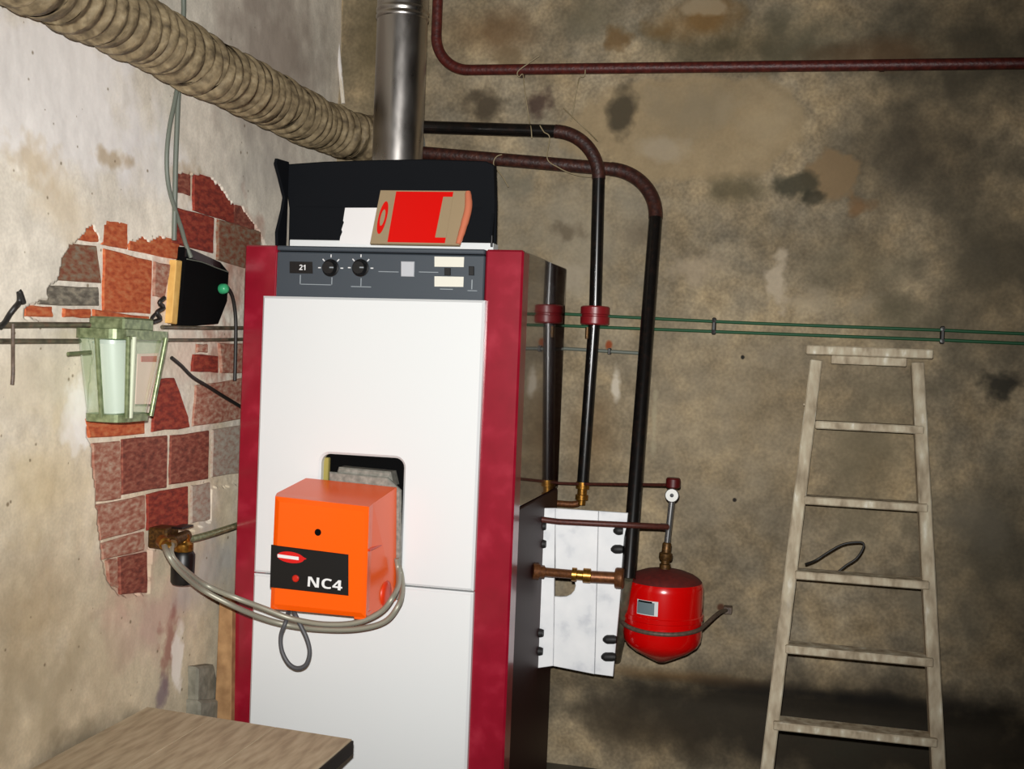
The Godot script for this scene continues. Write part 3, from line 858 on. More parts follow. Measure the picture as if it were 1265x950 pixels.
# ---------- the boiler ----------
func boiler() -> void:
	var t := thing("boiler", Vector3(0.435, 0, 0.45), "tall floor-standing boiler with white front panels, maroon posts and grey control panel", "boiler")
	part("casing", boxed(Vector3(0.068, 0.04, 0.19), Vector3(0.798, 1.548, 0.74), 0.003), "dark", t)
	for s in [[0.059, 0.07], [0.797, 0.8095]]:
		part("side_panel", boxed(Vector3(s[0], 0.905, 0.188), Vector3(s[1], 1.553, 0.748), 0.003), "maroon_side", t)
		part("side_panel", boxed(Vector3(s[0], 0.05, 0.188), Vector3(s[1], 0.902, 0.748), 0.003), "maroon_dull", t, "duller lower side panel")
	part("top_panel", boxed(Vector3(0.066, 1.540, 0.19), Vector3(0.802, 1.553, 0.70), 0.002), "white_enamel", t)
	part("front_post", boxed(Vector3(0.0595, 0.04, 0.69), Vector3(0.150, 1.5535, 0.76), 0.004), "maroon", t, "left maroon post")
	part("front_post", boxed(Vector3(0.7125, 0.04, 0.69), Vector3(0.810, 1.5535, 0.76), 0.005), "maroon", t, "right maroon post")
	part("plinth", boxed(Vector3(0.075, 0.0, 0.21), Vector3(0.795, 0.05, 0.73), 0.003), "black_plastic", t)
	# lower and upper front panels; the upper one is cut out round the burner
	part("lower_panel", plate([Vector2(0.1225, 0.055), Vector2(0.719, 0.055), Vector2(0.719, 0.6945), Vector2(0.1225, 0.6945)], 0.022, shift(0.7575), 0.006), "white_enamel", t)
	var hl := Vector2(0.3001, 0.9368)
	var hr := Vector2(0.5244, 0.9513)
	var ht := Vector2(0.4185, 1.02)
	var outline := PackedVector2Array([Vector2(0.1225, 0.6985), Vector2(hl.x, 0.6985)])
	for i in 7:
		var g := PI - PI / 2 * i / 6.0
		outline.append(Vector2(hl.x + 0.024 + cos(g) * 0.024, ht.y - 0.024 + sin(g) * 0.024))
	for i in 7:
		var g := PI / 2 - PI / 2 * i / 6.0
		outline.append(Vector2(hr.x - 0.024 + cos(g) * 0.024, ht.y - 0.024 + sin(g) * 0.024))
	outline.append_array([Vector2(hr.x, 0.6985), Vector2(0.7185, 0.6985), Vector2(0.7195, 1.4255), Vector2(0.1225, 1.4205)])
	part("upper_panel", plate(outline, 0.022, shift(0.7575), 0.006), "white_enamel", t)
	# lining seen in the cut-out
	part("insulation", boxed(Vector3(hl.x - 0.004, ht.y - 0.09, 0.742), Vector3(hl.x + 0.012, ht.y - 0.012, 0.7572), 0.002), "insulation", t, "yellow insulation edge")
	# the grey control panel and its fittings
	var cp := part("control_panel", boxed(Vector3(0.1515, 1.4195, 0.70), Vector3(0.7115, 1.538, 0.7625), 0.003), "panel_grey", t)
	part("panel_lip", boxed(Vector3(0.1515, 1.5405, 0.70), Vector3(0.7115, 1.553, 0.7655), 0.003), "panel_grey", cp)
	var zf := 0.7625
	var dp := [Vector2(0.1881, 1.5124), Vector2(0.2512, 1.5126), Vector2(0.2535, 1.4823), Vector2(0.1892, 1.4819)]
	part("display", plate(dp, 0.0015, shift(zf)), "black_plastic", cp)
	var digit := lettering("21", 0.019, 0.0006)
	var dm := MeshInstance3D.new()
	dm.mesh = digit
	dm.material_override = M["print_white"]
	dm.name = "display_digits"
	cp.add_child(dm)
	var dpos := Vector3(0.2257, 1.4973, 0.7645)
	dm.position = dpos
	for k in [[Vector3(0.3021, 1.498, 0.7625)], [Vector3(0.3839, 1.4998, 0.7625)]]:
		var at: Vector3 = k[0]
		var x := Transform3D(Basis(Vector3.RIGHT, PI / 2), at)
		part("knob", turned([Vector2(0.0225, 0), Vector2(0.0225, 0.003), Vector2(0.0195, 0.005), Vector2(0.0175, 0.016), Vector2(0.0155, 0.018), Vector2(0, 0.018)], x, 28), "black_plastic", cp)
		part("knob_pointer", boxed(at + Vector3(0.004, -0.0016, 0.0175), at + Vector3(0.015, 0.0016, 0.0188), 0.0), "print_grey", cp)
		var ticks := Mb.new()
		for g in 5:
			var an := PI / 2 + (g - 2) * PI / 4
			var rr := 0.0275 if g % 2 else 0.030
			var rot := Transform3D(Basis(Vector3.BACK, an), at)
			ticks.box(Vector3(rr - 0.003, -0.0014, 0), Vector3(rr + 0.0045, 0.0014, 0.0006), 0.0, rot)
		part("scale_marks", ticks, "print_white", cp).set_meta("kind", "stuff")
	for g in [[Vector2(0.2188, 1.4774), Vector2(0.2196, 1.4543)], [Vector2(0.2196, 1.4543), Vector2(0.307, 1.4544)], [Vector2(0.3063, 1.4731), Vector2(0.307, 1.4544)], [Vector2(0.386, 1.4729), Vector2(0.3867, 1.4543)], [Vector2(0.3604, 1.4516), Vector2(0.4131, 1.4519)], [Vector2(0.4335, 1.4916), Vector2(0.4857, 1.4917)], [Vector2(0.5417, 1.493), Vector2(0.5909, 1.4931)], [Vector2(0.6804, 1.4759), Vector2(0.6813, 1.4536)], [Vector2(0.6709, 1.4493), Vector2(0.694, 1.4493)], [Vector2(0.5989, 1.4515), Vector2(0.6307, 1.4513)]]:
		var p: Vector2 = g[0]; var q: Vector2 = g[1]
		var ln := Mb.new()
		ln.box(Vector3(minf(p.x, q.x) - 0.0009, minf(p.y, q.y) - 0.0009, zf), Vector3(maxf(p.x, q.x) + 0.0009, maxf(p.y, q.y) + 0.0009, zf + 0.0006), 0.0)
		part("printed_line", ln, "print_grey", cp)
	part("push_button", plate([Vector2(0.4933, 1.5186), Vector2(0.5289, 1.5187), Vector2(0.5293, 1.4804), Vector2(0.4948, 1.4804)], 0.006, shift(zf), 0.0015), "switch_grey", cp)
	part("name_plate", plate([Vector2(0.5808, 1.5326), Vector2(0.6582, 1.5328), Vector2(0.6581, 1.5077), Vector2(0.5818, 1.5071)], 0.002, shift(zf)), "label_cream", cp)
	part("name_plate", plate([Vector2(0.5827, 1.4829), Vector2(0.6591, 1.4834), Vector2(0.659, 1.4581), Vector2(0.5837, 1.4572)], 0.002, shift(zf)), "label_cream", cp)
	part("rocker_switch", plate([Vector2(0.6085, 1.5046), Vector2(0.6244, 1.5046), Vector2(0.6251, 1.4857), Vector2(0.6092, 1.4859)], 0.005, shift(zf), 0.001), "black_plastic", cp)
	part("rocker_switch", plate([Vector2(0.6717, 1.51), Vector2(0.6853, 1.5099), Vector2(0.6862, 1.4871), Vector2(0.6726, 1.4874)], 0.005, shift(zf), 0.001), "black_plastic", cp)
	# thin white sill behind the control panel and the raised lid
	part("white_sill", boxed(Vector3(0.135, 1.550, 0.60), Vector3(0.703, (Vector2(0.2796, 1.5798)).y, 0.65), 0.001), "white_enamel", t)
	var lid := part("lid", plate([Vector2(0.0993, 1.5706), Vector2(0.098, 1.671), Vector2(0.0767, 1.7935), Vector2(0.1961, 1.8014), Vector2(0.3485, 1.8059), Vector2(0.4863, 1.8081), Vector2(0.655, 1.8028), Vector2(0.6753, 1.7942), Vector2(0.683, 1.7687), Vector2(0.6882, 1.694), Vector2(0.6905, 1.5807)], 0.014, shift(0.566), 0.003), "lid_black", t)
	var fl := [Vector2(0.58, 1.565), Vector2(0.635, 1.565), Vector2(0.640, 1.60), Vector2(0.610, 1.665), Vector2(0.600, 1.70), Vector2(0.64, 1.755), Vector2(0.662, 1.782), Vector2(0.655, 1.797), Vector2(0.58, 1.80)]
	var lx := (Vector2(0.0901, 1.6888)).x
	part("lid_flange", plate(fl, 0.008, on_left(lx - 0.004), 0.001), "lid_black", lid)
	var fr := [Vector2(0.58, 1.565), Vector2(0.60, 1.565), Vector2(0.604, 1.60), Vector2(0.585, 1.665), Vector2(0.588, 1.70), Vector2(0.605, 1.755), Vector2(0.612, 1.785), Vector2(0.58, 1.79)]
	part("lid_flange", plate(fr, 0.008, on_left(lx + 0.588), 0.001), "lid_black", lid)
	part("lid_ridge", boxed(Vector3(lx + 0.03, 1.676, 0.58), Vector3(lx + 0.56, 1.679, 0.5815), 0.0005), "lid_black", lid)
	var hg := Vector3(0.7113, 1.5838, 0.7)
	part("hinge_pin", rod(hg + Vector3(0, -0.018, 0), hg + Vector3(0, 0.010, 0), 0.003, 8), "black_plastic", lid)


func burner() -> void:
	var t := thing("oil_burner", Vector3(0.39, 0.655, 0.80), "boxy orange burner cover with a black lettered plate on the boiler front", "burner")
	# the cover: front outline to a wider, taller back outline, edges rounded by intermediate rings
	var f0 := [Vector3(0.2855, 0.9184, 0.992), Vector3(0.5024, 0.9101, 0.992), Vector3(0.5034, 0.6698, 0.992), Vector3(0.2819, 0.6715, 0.992)]
	var f1 := [Vector3(0.2713, 0.9303, 0.985), Vector3(0.5115, 0.9214, 0.985), Vector3(0.5134, 0.6577, 0.985), Vector3(0.2686, 0.6571, 0.985)]
	var f2 := [Vector3(0.2615, 0.9343, 0.955), Vector3(0.5105, 0.9255, 0.955), Vector3(0.5105, 0.6569, 0.955), Vector3(0.2609, 0.6582, 0.955)]
	var b1 := [Vector3(0.27, 0.9566, 0.8), Vector3(0.5152, 0.9486, 0.8), Vector3(0.524, 0.6625, 0.8), Vector3(0.2739, 0.6699, 0.8)]
	var body := Mb.new()
	body.loft([f0, f1, f2, b1])
	var cover := part("cover", body, "orange", t)
	# feet under the front edge and a bulge with a recess on the right side
	part("foot", plate([Vector2(0.4763, 0.6679), Vector2(0.5121, 0.6672), Vector2(0.5097, 0.6486), Vector2(0.4791, 0.6487)], 0.05, shift(0.925), 0.002), "orange", cover)
	part("foot", plate([Vector2(0.268, 0.6728), Vector2(0.2996, 0.6736), Vector2(0.2979, 0.6636), Vector2(0.2814, 0.6543), Vector2(0.2676, 0.654)], 0.05, shift(0.925), 0.002), "orange", cover)
	part("screw_hole", turned([Vector2(0.0085, 0), Vector2(0.0085, 0.0015), Vector2(0.0065, 0.002), Vector2(0, 0.002)], Transform3D(Basis(Vector3.RIGHT, PI / 2), Vector3(0.3873, 0.8524, 0.9905)), 20), "dark", cover)
	var sd := Vector3(1, 0, 0)
	var bc := Vector3(0.512, 0.6915, 0.86)
	part("side_bulge", turned([Vector2(0.034, -0.02), Vector2(0.034, 0.004), Vector2(0.030, 0.010), Vector2(0.022, 0.013), Vector2(0, 0.013)], along(bc, bc + sd), 28), "orange_dark", cover)
	var rc := Vector3(0.5096, 0.8167, 0.93)
	part("side_groove", boxed(rc + Vector3(-0.006, -0.003, -0.06), rc + Vector3(0.006, 0.003, 0.05), 0.002, Transform3D(Basis(Vector3.RIGHT, -0.12), Vector3.ZERO) if false else Transform3D()), "orange_dark", cover)
	# black plate, wraps the left edge a little
	var lab := part("label_plate", plate([Vector2(0.2683, 0.8135), Vector2(0.4667, 0.8055), Vector2(0.4704, 0.7074), Vector2(0.2688, 0.7106)], 0.005, shift(0.9885), 0.001), "black_plastic", t)
	var zl := 0.9935
	var tm := MeshInstance3D.new()
	tm.mesh = lettering("NC4", 0.033, 0.0008)
	tm.material_override = M["print_white"]
	tm.name = "lettering"
	lab.add_child(tm)
	tm.position = Vector3(0.4087, 0.7316, 0.994)
	tm.rotation.z = -0.033
	tm.scale = Vector3(1.42, 1.0, 1.0)
	var oval := []
	var oc := Vector2(0.3203, 0.7875)
	for i in 24:
		var g := TAU * i / 24.0
		oval.append(oc + Vector2(cos(g) * 0.035, sin(g) * 0.0135 - cos(g) * 0.0018))
	part("emblem", plate(oval, 0.0008, shift(zl)), "red_print", lab)
	part("emblem_bar", plate([Vector2(0.2869, 0.7928), Vector2(0.3414, 0.7902), Vector2(0.3417, 0.7825), Vector2(0.2872, 0.785)], 0.0006, shift(zl + 0.0008)), "print_white", lab)
	part("emblem_tail", plate([Vector2(0.3412, 0.7961), Vector2(0.3623, 0.787), Vector2(0.3419, 0.7786)], 0.0005, shift(zl + 0.0002)), "red_print", lab)
	part("reset_button", turned([Vector2(0.0085, 0), Vector2(0.0085, 0.003), Vector2(0.006, 0.005), Vector2(0, 0.005)], Transform3D(Basis(Vector3.RIGHT, PI / 2), Vector3(0.3357, 0.738, 0.9935)), 20), "red_dot", lab)
	# grey cast body and flange between cover and boiler
	part("flange_plate", plate([Vector2(0.3313, 0.9761), Vector2(0.4885, 0.9715), Vector2(0.524, 0.941), Vector2(0.5347, 0.6634), Vector2(0.3387, 0.6608)], 0.012, shift(0.786), 0.003), "cast_grey", t)
	part("blower_housing", plate([Vector2(0.3533, 0.989), Vector2(0.4931, 0.9852), Vector2(0.503, 0.9509), Vector2(0.3415, 0.9488)], 0.045, shift(0.745), 0.004), "cast_grey", t)
	part("cable_gland", rod(Vector3(0.2829, 0.6652, 0.9), Vector3(0.2863, 0.6311, 0.9), 0.009, 14), "hose_dark", t)


func flue_and_duct() -> void:
	var t := thing("flue_pipe", Vector3(0.353, 1.553, 0.42), "shiny round steel flue pipe rising vertically behind the boiler lid", "flue pipe")
	var c := Vector3(0.352, 1.553, 0.42)
	var r := 0.0715
	part("lower_section", turned([Vector2(r, 0), Vector2(r, 0.675)], Transform3D(Basis(), c), 48), "steel", t)
	part("joint_ring", turned([Vector2(r + 0.0005, 0.672), Vector2(r + 0.003, 0.676), Vector2(r + 0.003, 0.682), Vector2(r + 0.001, 0.685), Vector2(r + 0.001, 0.690), Vector2(r + 0.003, 0.693), Vector2(r + 0.003, 0.700), Vector2(r + 0.001, 0.705)], Transform3D(Basis(), c), 48), "steel", t)
	part("upper_section", turned([Vector2(r + 0.0012, 0.70), Vector2(r + 0.0012, 1.25)], Transform3D(Basis(), c), 48), "steel", t)

	var d := thing("corrugated_duct", Vector3(0.08, 1.95, 0.9), "dusty corrugated flexible duct running along the top of the left wall", "duct")
	var axis := smooth_path([Vector3(0.085, 1.955, 2.0), Vector3(0.082, 1.955, 1.65), Vector3(0.084, 1.955, 1.30), Vector3(0.082, 1.948, 1.08), Vector3(0.082, 1.950, 0.78), Vector3(0.083, 1.946, 0.50), Vector3(0.092, 1.945, 0.31), Vector3(0.135, 1.943, 0.19), Vector3(0.195, 1.940, 0.09), Vector3(0.228, 1.940, 0.0), Vector3(0.235, 1.940, -0.06)], 20)
	var cv := Curve3D.new()
	for p in axis:
		cv.add_point(p)
	var len := cv.get_baked_length()
	var pts := PackedVector3Array(); var rad := []
	var n := 620
	var wob := noise(3, 0.9, 2)
	var ph := 0.0
	for i in n + 1:
		var s := len * i / n
		ph += len / n * TAU / (0.040 + 0.012 * wob.get_noise_1d(s * 9.0))
		var rib := pow(0.5 + 0.5 * sin(ph), 0.75)
		pts.append(cv.sample_baked(s, true) + Vector3(0, wob.get_noise_1d(s * 14.0) * 0.006, 0))
		rad.append(0.066 + 0.0085 * rib + 0.006 * wob.get_noise_1d(s * 5.0 + 40.0))
	var m := Mb.new()
	m.tube(pts, rad, 40, true, 0.02, 4)
	part("hose_skin", m, "duct_foil", d)
	part("end_collar", turned([Vector2(0.072, 0), Vector2(0.080, 0.002), Vector2(0.080, 0.012), Vector2(0.074, 0.016)], along(Vector3(0.231, 1.940, 0.002), Vector3(0.222, 1.940, 0.03)), 36), "cast_grey", d)
	part("hanger", boxed(Vector3(-0.005, 1.92, 1.46), Vector3(0.012, 1.99, 1.49), 0.002), "strap_brown", d)


func booklet() -> void:
	var t := thing("manual", Vector3(0.5087, 1.5669, 0.69), "red and beige manual in a clear sleeve leaning against the raised lid", "manual")
	# leaning back: foot at z 0.68, head at 0.61
	var foot := 0.700; var head := 0.612
	var bl := Vector3(0.382, 1.5658, 0.69)
	var x := func(p: Vector2) -> Vector3: return Vector3(p.x, p.y, 0)
	var tr := Transform3D(Basis(Vector3.RIGHT, -0.34), Vector3(0, 0, 0))
	# work in the plane of the leaning cover: origin at the foot
	var o := Transform3D(tr.basis, Vector3(bl.x, bl.y, foot - 0.012))
	var k := 1.0 / cos(0.34)
	var q := func(u: float, v: float) -> Vector2:      # u right, v up in the picture plane of the cover
		return Vector2(u, v * k)
	var w := 0.243; var h := 0.146
	part("cover", plate([q.call(0.0, 0.0), q.call(w, 0.0), q.call(w + 0.004, h), q.call(0.005, h)], 0.010, o, 0.001), "manual_beige", t)
	part("red_print", plate([q.call(0.048, 0.004), q.call(0.204, 0.004), q.call(0.207, h - 0.004), q.call(0.050, h - 0.004)], 0.0008, o * Transform3D(Basis(), Vector3(0, 0, 0.010))), "manual_red", t)
	part("beige_panel", plate([q.call(0.176, 0.018), q.call(0.205, 0.018), q.call(0.208, h - 0.018), q.call(0.182, h - 0.018)], 0.0006, o * Transform3D(Basis(), Vector3(0, 0, 0.0112))), "manual_beige", t)
	var ring := Mb.new()
	var cc := Vector2(0.024, 0.070)
	for i in 24:
		var a0 := TAU * i / 24.0; var a1 := TAU * (i + 1) / 24.0
		var p := func(a: float, s: float) -> Vector3:
			var e := cc + Vector2(cos(a) * 0.012 * s + sin(a) * 0.003 * s, sin(a) * 0.045 * s)
			return o * Vector3(e.x, e.y * k, 0.0108)
		ring.quad(p.call(a0, 1.0), p.call(a1, 1.0), p.call(a1, 0.5), p.call(a0, 0.5), o.basis.z)
	part("oval_emblem", ring, "manual_red", t)
	# salmon-tinted rolled edge of the sleeve, catching the flash
	var e0: Vector3 = o * Vector3(w - 0.004, 0.003, 0.008); var e1: Vector3 = o * Vector3(w + 0.003, h * k - 0.003, 0.008)
	var sl := Mb.new()
	sl.tube(smooth_path([e0, e0.lerp(e1, 0.35) + Vector3(0.006, 0, 0), e0.lerp(e1, 0.7) + Vector3(0.009, 0, 0), e1], 6), [0.007, 0.007, 0.008, 0.008, 0.009, 0.009, 0.009, 0.010, 0.010, 0.010, 0.010, 0.010, 0.010, 0.010, 0.010, 0.009, 0.009, 0.008, 0.007], 14)
	part("sleeve_edge", sl, "manual_salmon", t)

	var s := thing("paper_sheet", Vector3(0.3306, 1.5712, 0.68), "small white paper sheet with a torn left edge beside the red manual", "paper")
	var pb := [Vector2(0.2791, 1.5708), Vector2(0.3817, 1.5693), Vector2(0.3892, 1.6673), Vector2(0.2927, 1.6664), Vector2(0.2882, 1.6321), Vector2(0.2907, 1.6278), Vector2(0.2845, 1.6084), Vector2(0.2871, 1.602), Vector2(0.2818, 1.5891)]
	part("sheet", plate(pb, 0.0012, Transform3D(Basis(), Vector3(0, 0, 0.653))), "paper", s)
	tag(s, "small white paper sheet with a torn left edge beside the red manual", "paper")


func pipes() -> void:
	# upper pipe: out of the wall behind the flue, bends down to the red flange and a brass outlet
	var za := 0.085; var zb := 0.045
	var t := thing("heating_pipe", Vector3(0.8805, 1.6395, 0.085), "black heating pipe with the dark red flange, bending down nearest the boiler", "pipe", "heating pipes bending down right of the boiler")
	var a0 := Vector3(0.1743, 1.998, 0.085)
	var a1 := Vector3(0.8741, 1.9704, 0.085)
	var a2 := Vector3(0.8807, 1.4469, 0.075)
	var a3 := Vector3(0.8636, 0.9083, 0.07)
	var bd := bend(a0, a1, a2, 0.145, 16)
	var ws := Vector3(0.2469, 1.9937, 0.085)
	var wb := bend(Vector3(ws.x, ws.y, -0.06), ws, bd[0], 0.055, 10)
	part("run", rod(wb[wb.size() - 1], bd[0], 0.0195, 18), "pipe_black", t)
	var we := Mb.new(); we.tube(wb, 0.0205, 16); part("wall_elbow", we, "pipe_black", t)
	part("wall_stub", rod(Vector3(ws.x, ws.y, -0.06), wb[0], 0.0195, 16), "pipe_black", t)
	var el := Mb.new(); el.tube(bd, 0.0205, 18); part("elbow", el, "pipe_rust", t)
	part("riser", rod(bd[bd.size() - 1], a2, 0.0195, 20), "pipe_black", t)
	part("lower_riser", rod(a2, a3, 0.0185, 20), "pipe_black", t)
	var fx := along(Vector3(0.8808, 1.3917, 0.075), Vector3(0.8809, 1.4482, 0.075))
	part("flange", turned([Vector2(0, 0), Vector2(0.040, 0), Vector2(0.0445, 0.004), Vector2(0.0445, 0.024), Vector2(0.041, 0.0265), Vector2(0.041, 0.0305), Vector2(0.0445, 0.033), Vector2(0.0445, 0.053), Vector2(0.040, 0.057), Vector2(0, 0.057)], fx, 32), "flange_red", t)
	for s in [Vector2(0.863, 1.3715)]:
		part("bolt", rod(Vector3(s.x, s.y + 0.012, 0.10), Vector3(s.x, s.y - 0.022, 0.10), 0.006, 8), "brass_old", t)
	var fb := along(a3, Vector3(0.8608, 0.8311, 0.07))
	part("outlet_valve", turned([Vector2(0, -0.004), Vector2(0.021, -0.004), Vector2(0.021, 0.016), Vector2(0.015, 0.018), Vector2(0.015, 0.034), Vector2(0.020, 0.036), Vector2(0.020, 0.050), Vector2(0.013, 0.053), Vector2(0.013, 0.066), Vector2(0, 0.066)], fb, 20), "brass", t)
	var ub := Mb.new()
	ub.tube(smooth_path([Vector3(0.8596, 0.8708, 0.07), Vector3(0.8559, 0.8507, 0.07), Vector3(0.8362, 0.8419, 0.07), Vector3(0.7908, 0.8412, 0.07), Vector3(0.74, 0.8403, 0.07)], 6), 0.010, 12)
	part("outlet_bend", ub, "copper", t)

	var p := thing("heating_pipe", Vector3(1.0397, 1.3525, 0.045), "black heating pipe with the rusty elbow, bending down farther from the boiler", "pipe", "heating pipes bending down right of the boiler")
	var b0 := Vector3(0.1624, 1.9302, 0.045)
	var b1 := Vector3(1.0526, 1.8557, 0.045)
	var b2 := Vector3(1.057, 0.6904, 0.4)
	bd = bend(b0, b1, b2, 0.16, 16)
	var mid := b0.lerp(bd[0], 0.55)
	var vs := Vector3(0.2441, 1.9224, 0.045)
	part("run", rod(vs, bd[0], 0.0205, 18), "pipe_rust", p)
	part("wall_stub", rod(Vector3(vs.x, vs.y, -0.06), vs + Vector3(0, 0, 0.02), 0.023, 16), "pipe_rust", p)
	el = Mb.new(); el.tube(bd, 0.0215, 18); part("elbow", el, "pipe_rust", p)
	part("riser", rod(bd[bd.size() - 1], b2, 0.0205, 20), "pipe_black", p)
	part("lower_riser", wire([b2, Vector3(1.0465, 0.6276, 0.37), Vector3(1.0338, 0.5318, 0.3), Vector3(1.0086, 0.443, 0.18), Vector3(0.985, 0.3675, 0.03)], 0.0135, 6, 14), "conduit", p)

	# rusty red pipe high on the back wall
	var r := thing("rusty_pipe", Vector3(1.2457, 2.1639, 0.04), "rusty red pipe crossing high on the back wall, bent upward at its left", "pipe")
	var r1x := Vector3(0.3333, 2.1772, 0.04)
	var r0 := Vector3(r1x.x, 2.80, 0.04)
	var r1 := Vector3(0.3333, 2.1772, 0.04)
	var r2 := Vector3(2.0644, 2.1674, 0.04)
	r2 = r1.lerp(r2, (4.0 - r1.x) / (r2.x - r1.x))
	bd = bend(r0, r1, r2, 0.11, 14)
	part("riser", rod(r0, bd[0], 0.0165, 16), "pipe_red", r)
	el = Mb.new(); el.tube(bd, 0.017, 16); part("elbow", el, "pipe_red", r)
	part("run", rod(bd[bd.size() - 1], r2, 0.0165, 16), "pipe_red", r)
	for s in [Vector3(0.6081, 2.1698, 0.02), Vector3(1.6845, 2.1705, 0.02)]:
		part("wall_clip", boxed(s + Vector3(-0.008, -0.012, -0.02), s + Vector3(0.008, 0.012, 0.008), 0.002), "pipe_rust", r)


func small_pipes() -> void:
	# brass line from the boiler side to the leaning pipe
	var t := thing("brass_pipe", Vector3(0.8959, 0.7033, 0.46), "brass and copper pipe joining the boiler side to the leaning black pipe", "pipe")
	var p0 := Vector3((Vector3(0.8, 0.7069, 0.4876)).x, (Vector3(0.8005, 0.7074, 0.49)).y, 0.49)
	p0.x = 0.806
	var p1 := Vector3(0.9059, 0.6973, 0.44)
	var p2 := Vector3(0.9404, 0.6928, 0.43)
	var p3 := Vector3(1.0418, 0.6938, 0.42)
	part("pipe_length", rod(p0, p1, 0.0125, 14), "copper", t)
	part("boiler_union", turned([Vector2(0, 0), Vector2(0.024, 0), Vector2(0.024, 0.018), Vector2(0.018, 0.02), Vector2(0.018, 0.034), Vector2(0.0125, 0.036)], along(p0, p1), 6), "copper", t)
	part("brass_fitting", turned([Vector2(0.012, 0), Vector2(0.019, 0.001), Vector2(0.019, 0.014), Vector2(0.014, 0.016), Vector2(0.014, 0.030), Vector2(0.020, 0.032), Vector2(0.020, 0.052), Vector2(0.015, 0.054)], along(p1, p3), 18), "brass", t)
	part("nipple", rod(p2, p3, 0.0165, 16), "copper", t)
	part("tee_collar", turned([Vector2(0, -0.004), Vector2(0.027, -0.004), Vector2(0.029, 0), Vector2(0.029, 0.016), Vector2(0.025, 0.02), Vector2(0, 0.02)], along(Vector3(1.0284, 0.6938, 0.42), Vector3(1.0595, 0.6942, 0.42)), 20), "copper", t)

	# the white folded panel behind it
	var f := thing("folded_panel", Vector3(0.9369, 0.4127, 0.37), "white folded panel with dark clips and a round cut-out beside the boiler", "panel")
	var z := 0.36
	var mid := [Vector2(0.8401, 0.8662), Vector2(0.9619, 0.8667), Vector2(0.9695, 0.4097), Vector2(0.8525, 0.4207), Vector2(0.8479, 0.6176)]
	var arc := []
	var ac := Vector2(0.8604, 0.653)
	for i in 9:
		var g := -PI / 2 + PI * i / 8.0
		arc.append(ac + Vector2(0.006 + cos(g) * 0.040, sin(g) * 0.035))
	var poly := []
	poly.append_array(mid)
	poly.append_array(arc)
	poly.append(Vector2((Vector2(0.8475, 0.6839)).x, arc[arc.size() - 1].y))
	var core := part("middle_leaf", plate(poly, 0.012, shift(z), 0.0015), "foam_white", f)
	part("side_leaf", plate([Vector2(0.7954, 0.8635), Vector2(0.8395, 0.8665), Vector2(0.8519, 0.4214), Vector2(0.8023, 0.4094)], 0.012, Transform3D(Basis(), Vector3(0, 0, z + 0.001)), 0.0015), "foam_white", f)
	part("side_leaf", plate([Vector2(0.9635, 0.8672), Vector2(1.045, 0.8673), Vector2(1.0224, 0.4091), Vector2(0.9711, 0.4106)], 0.012, Transform3D(Basis(), Vector3(0, 0, z + 0.002)), 0.0015), "foam_white", f)
	for c in [[Vector3(1.0196, 0.8177, 0.38), Vector3(1.0263, 0.8182, 0.38)], [Vector3(1.015, 0.7656, 0.38), Vector3(1.0285, 0.7666, 0.38)], [Vector3(1.003, 0.5127, 0.38), Vector3(1.021, 0.5144, 0.38)], [Vector3(1.0005, 0.4637, 0.38), Vector3(1.0208, 0.4657, 0.38)], [Vector3(0.7951, 0.8138, 0.38), Vector3(0.809, 0.8148, 0.38)], [Vector3(0.7959, 0.7635, 0.38), Vector3(0.811, 0.7647, 0.38)], [Vector3(0.798, 0.5115, 0.38), Vector3(0.8143, 0.513, 0.38)], [Vector3(0.799, 0.4598, 0.38), Vector3(0.8141, 0.4613, 0.38)]]:
		var a: Vector3 = c[0]; var b: Vector3 = c[1]
		var m := Mb.new()
		m.tube(PackedVector3Array([a - Vector3(0.012, 0.002, 0), a - Vector3(0.006, 0.001, 0), a, b, b + Vector3(0.008, 0, 0)]), [0.004, 0.010, 0.0125, 0.0125, 0.010], 12)
		part("clip", m, "rubber", f)

	# two thin copper lines
	var c1 := thing("copper_pipe", Vector3(0.9581, 0.9202, 0.2), "thin upper copper pipe running from the outlet valve to the red valve cap", "pipe", "thin copper pipes right of the boiler")
	var m1 := Mb.new()
	m1.tube(PackedVector3Array([Vector3(0.7152, 0.9027, 0.085), Vector3(0.8712, 0.9078, 0.085), Vector3(1.1468, 0.9449, 0.3)]), 0.0045, 10)
	part("pipe_length", m1, "copper_dull", c1)
	var c2 := thing("copper_pipe", Vector3(0.9621, 0.831, 0.35), "thin lower copper pipe passing in front of the white folded panel", "pipe", "thin copper pipes right of the boiler")
	var m2 := Mb.new()
	m2.tube(PackedVector3Array([Vector3(0.806, (Vector3(0.8008, 0.8362, 0.4)).y, 0.40), Vector3(0.8552, 0.8327, 0.395), Vector3(1.0412, 0.8371, 0.395), Vector3(1.1505, 0.8279, 0.31)]), 0.0085, 12)
	part("pipe_length", m2, "copper_dull", c2)
	part("end_fitting", rod(Vector3(1.1303, 0.8283, 0.312), Vector3(1.1526, 0.8277, 0.308), 0.0098, 12), "chrome", c2)


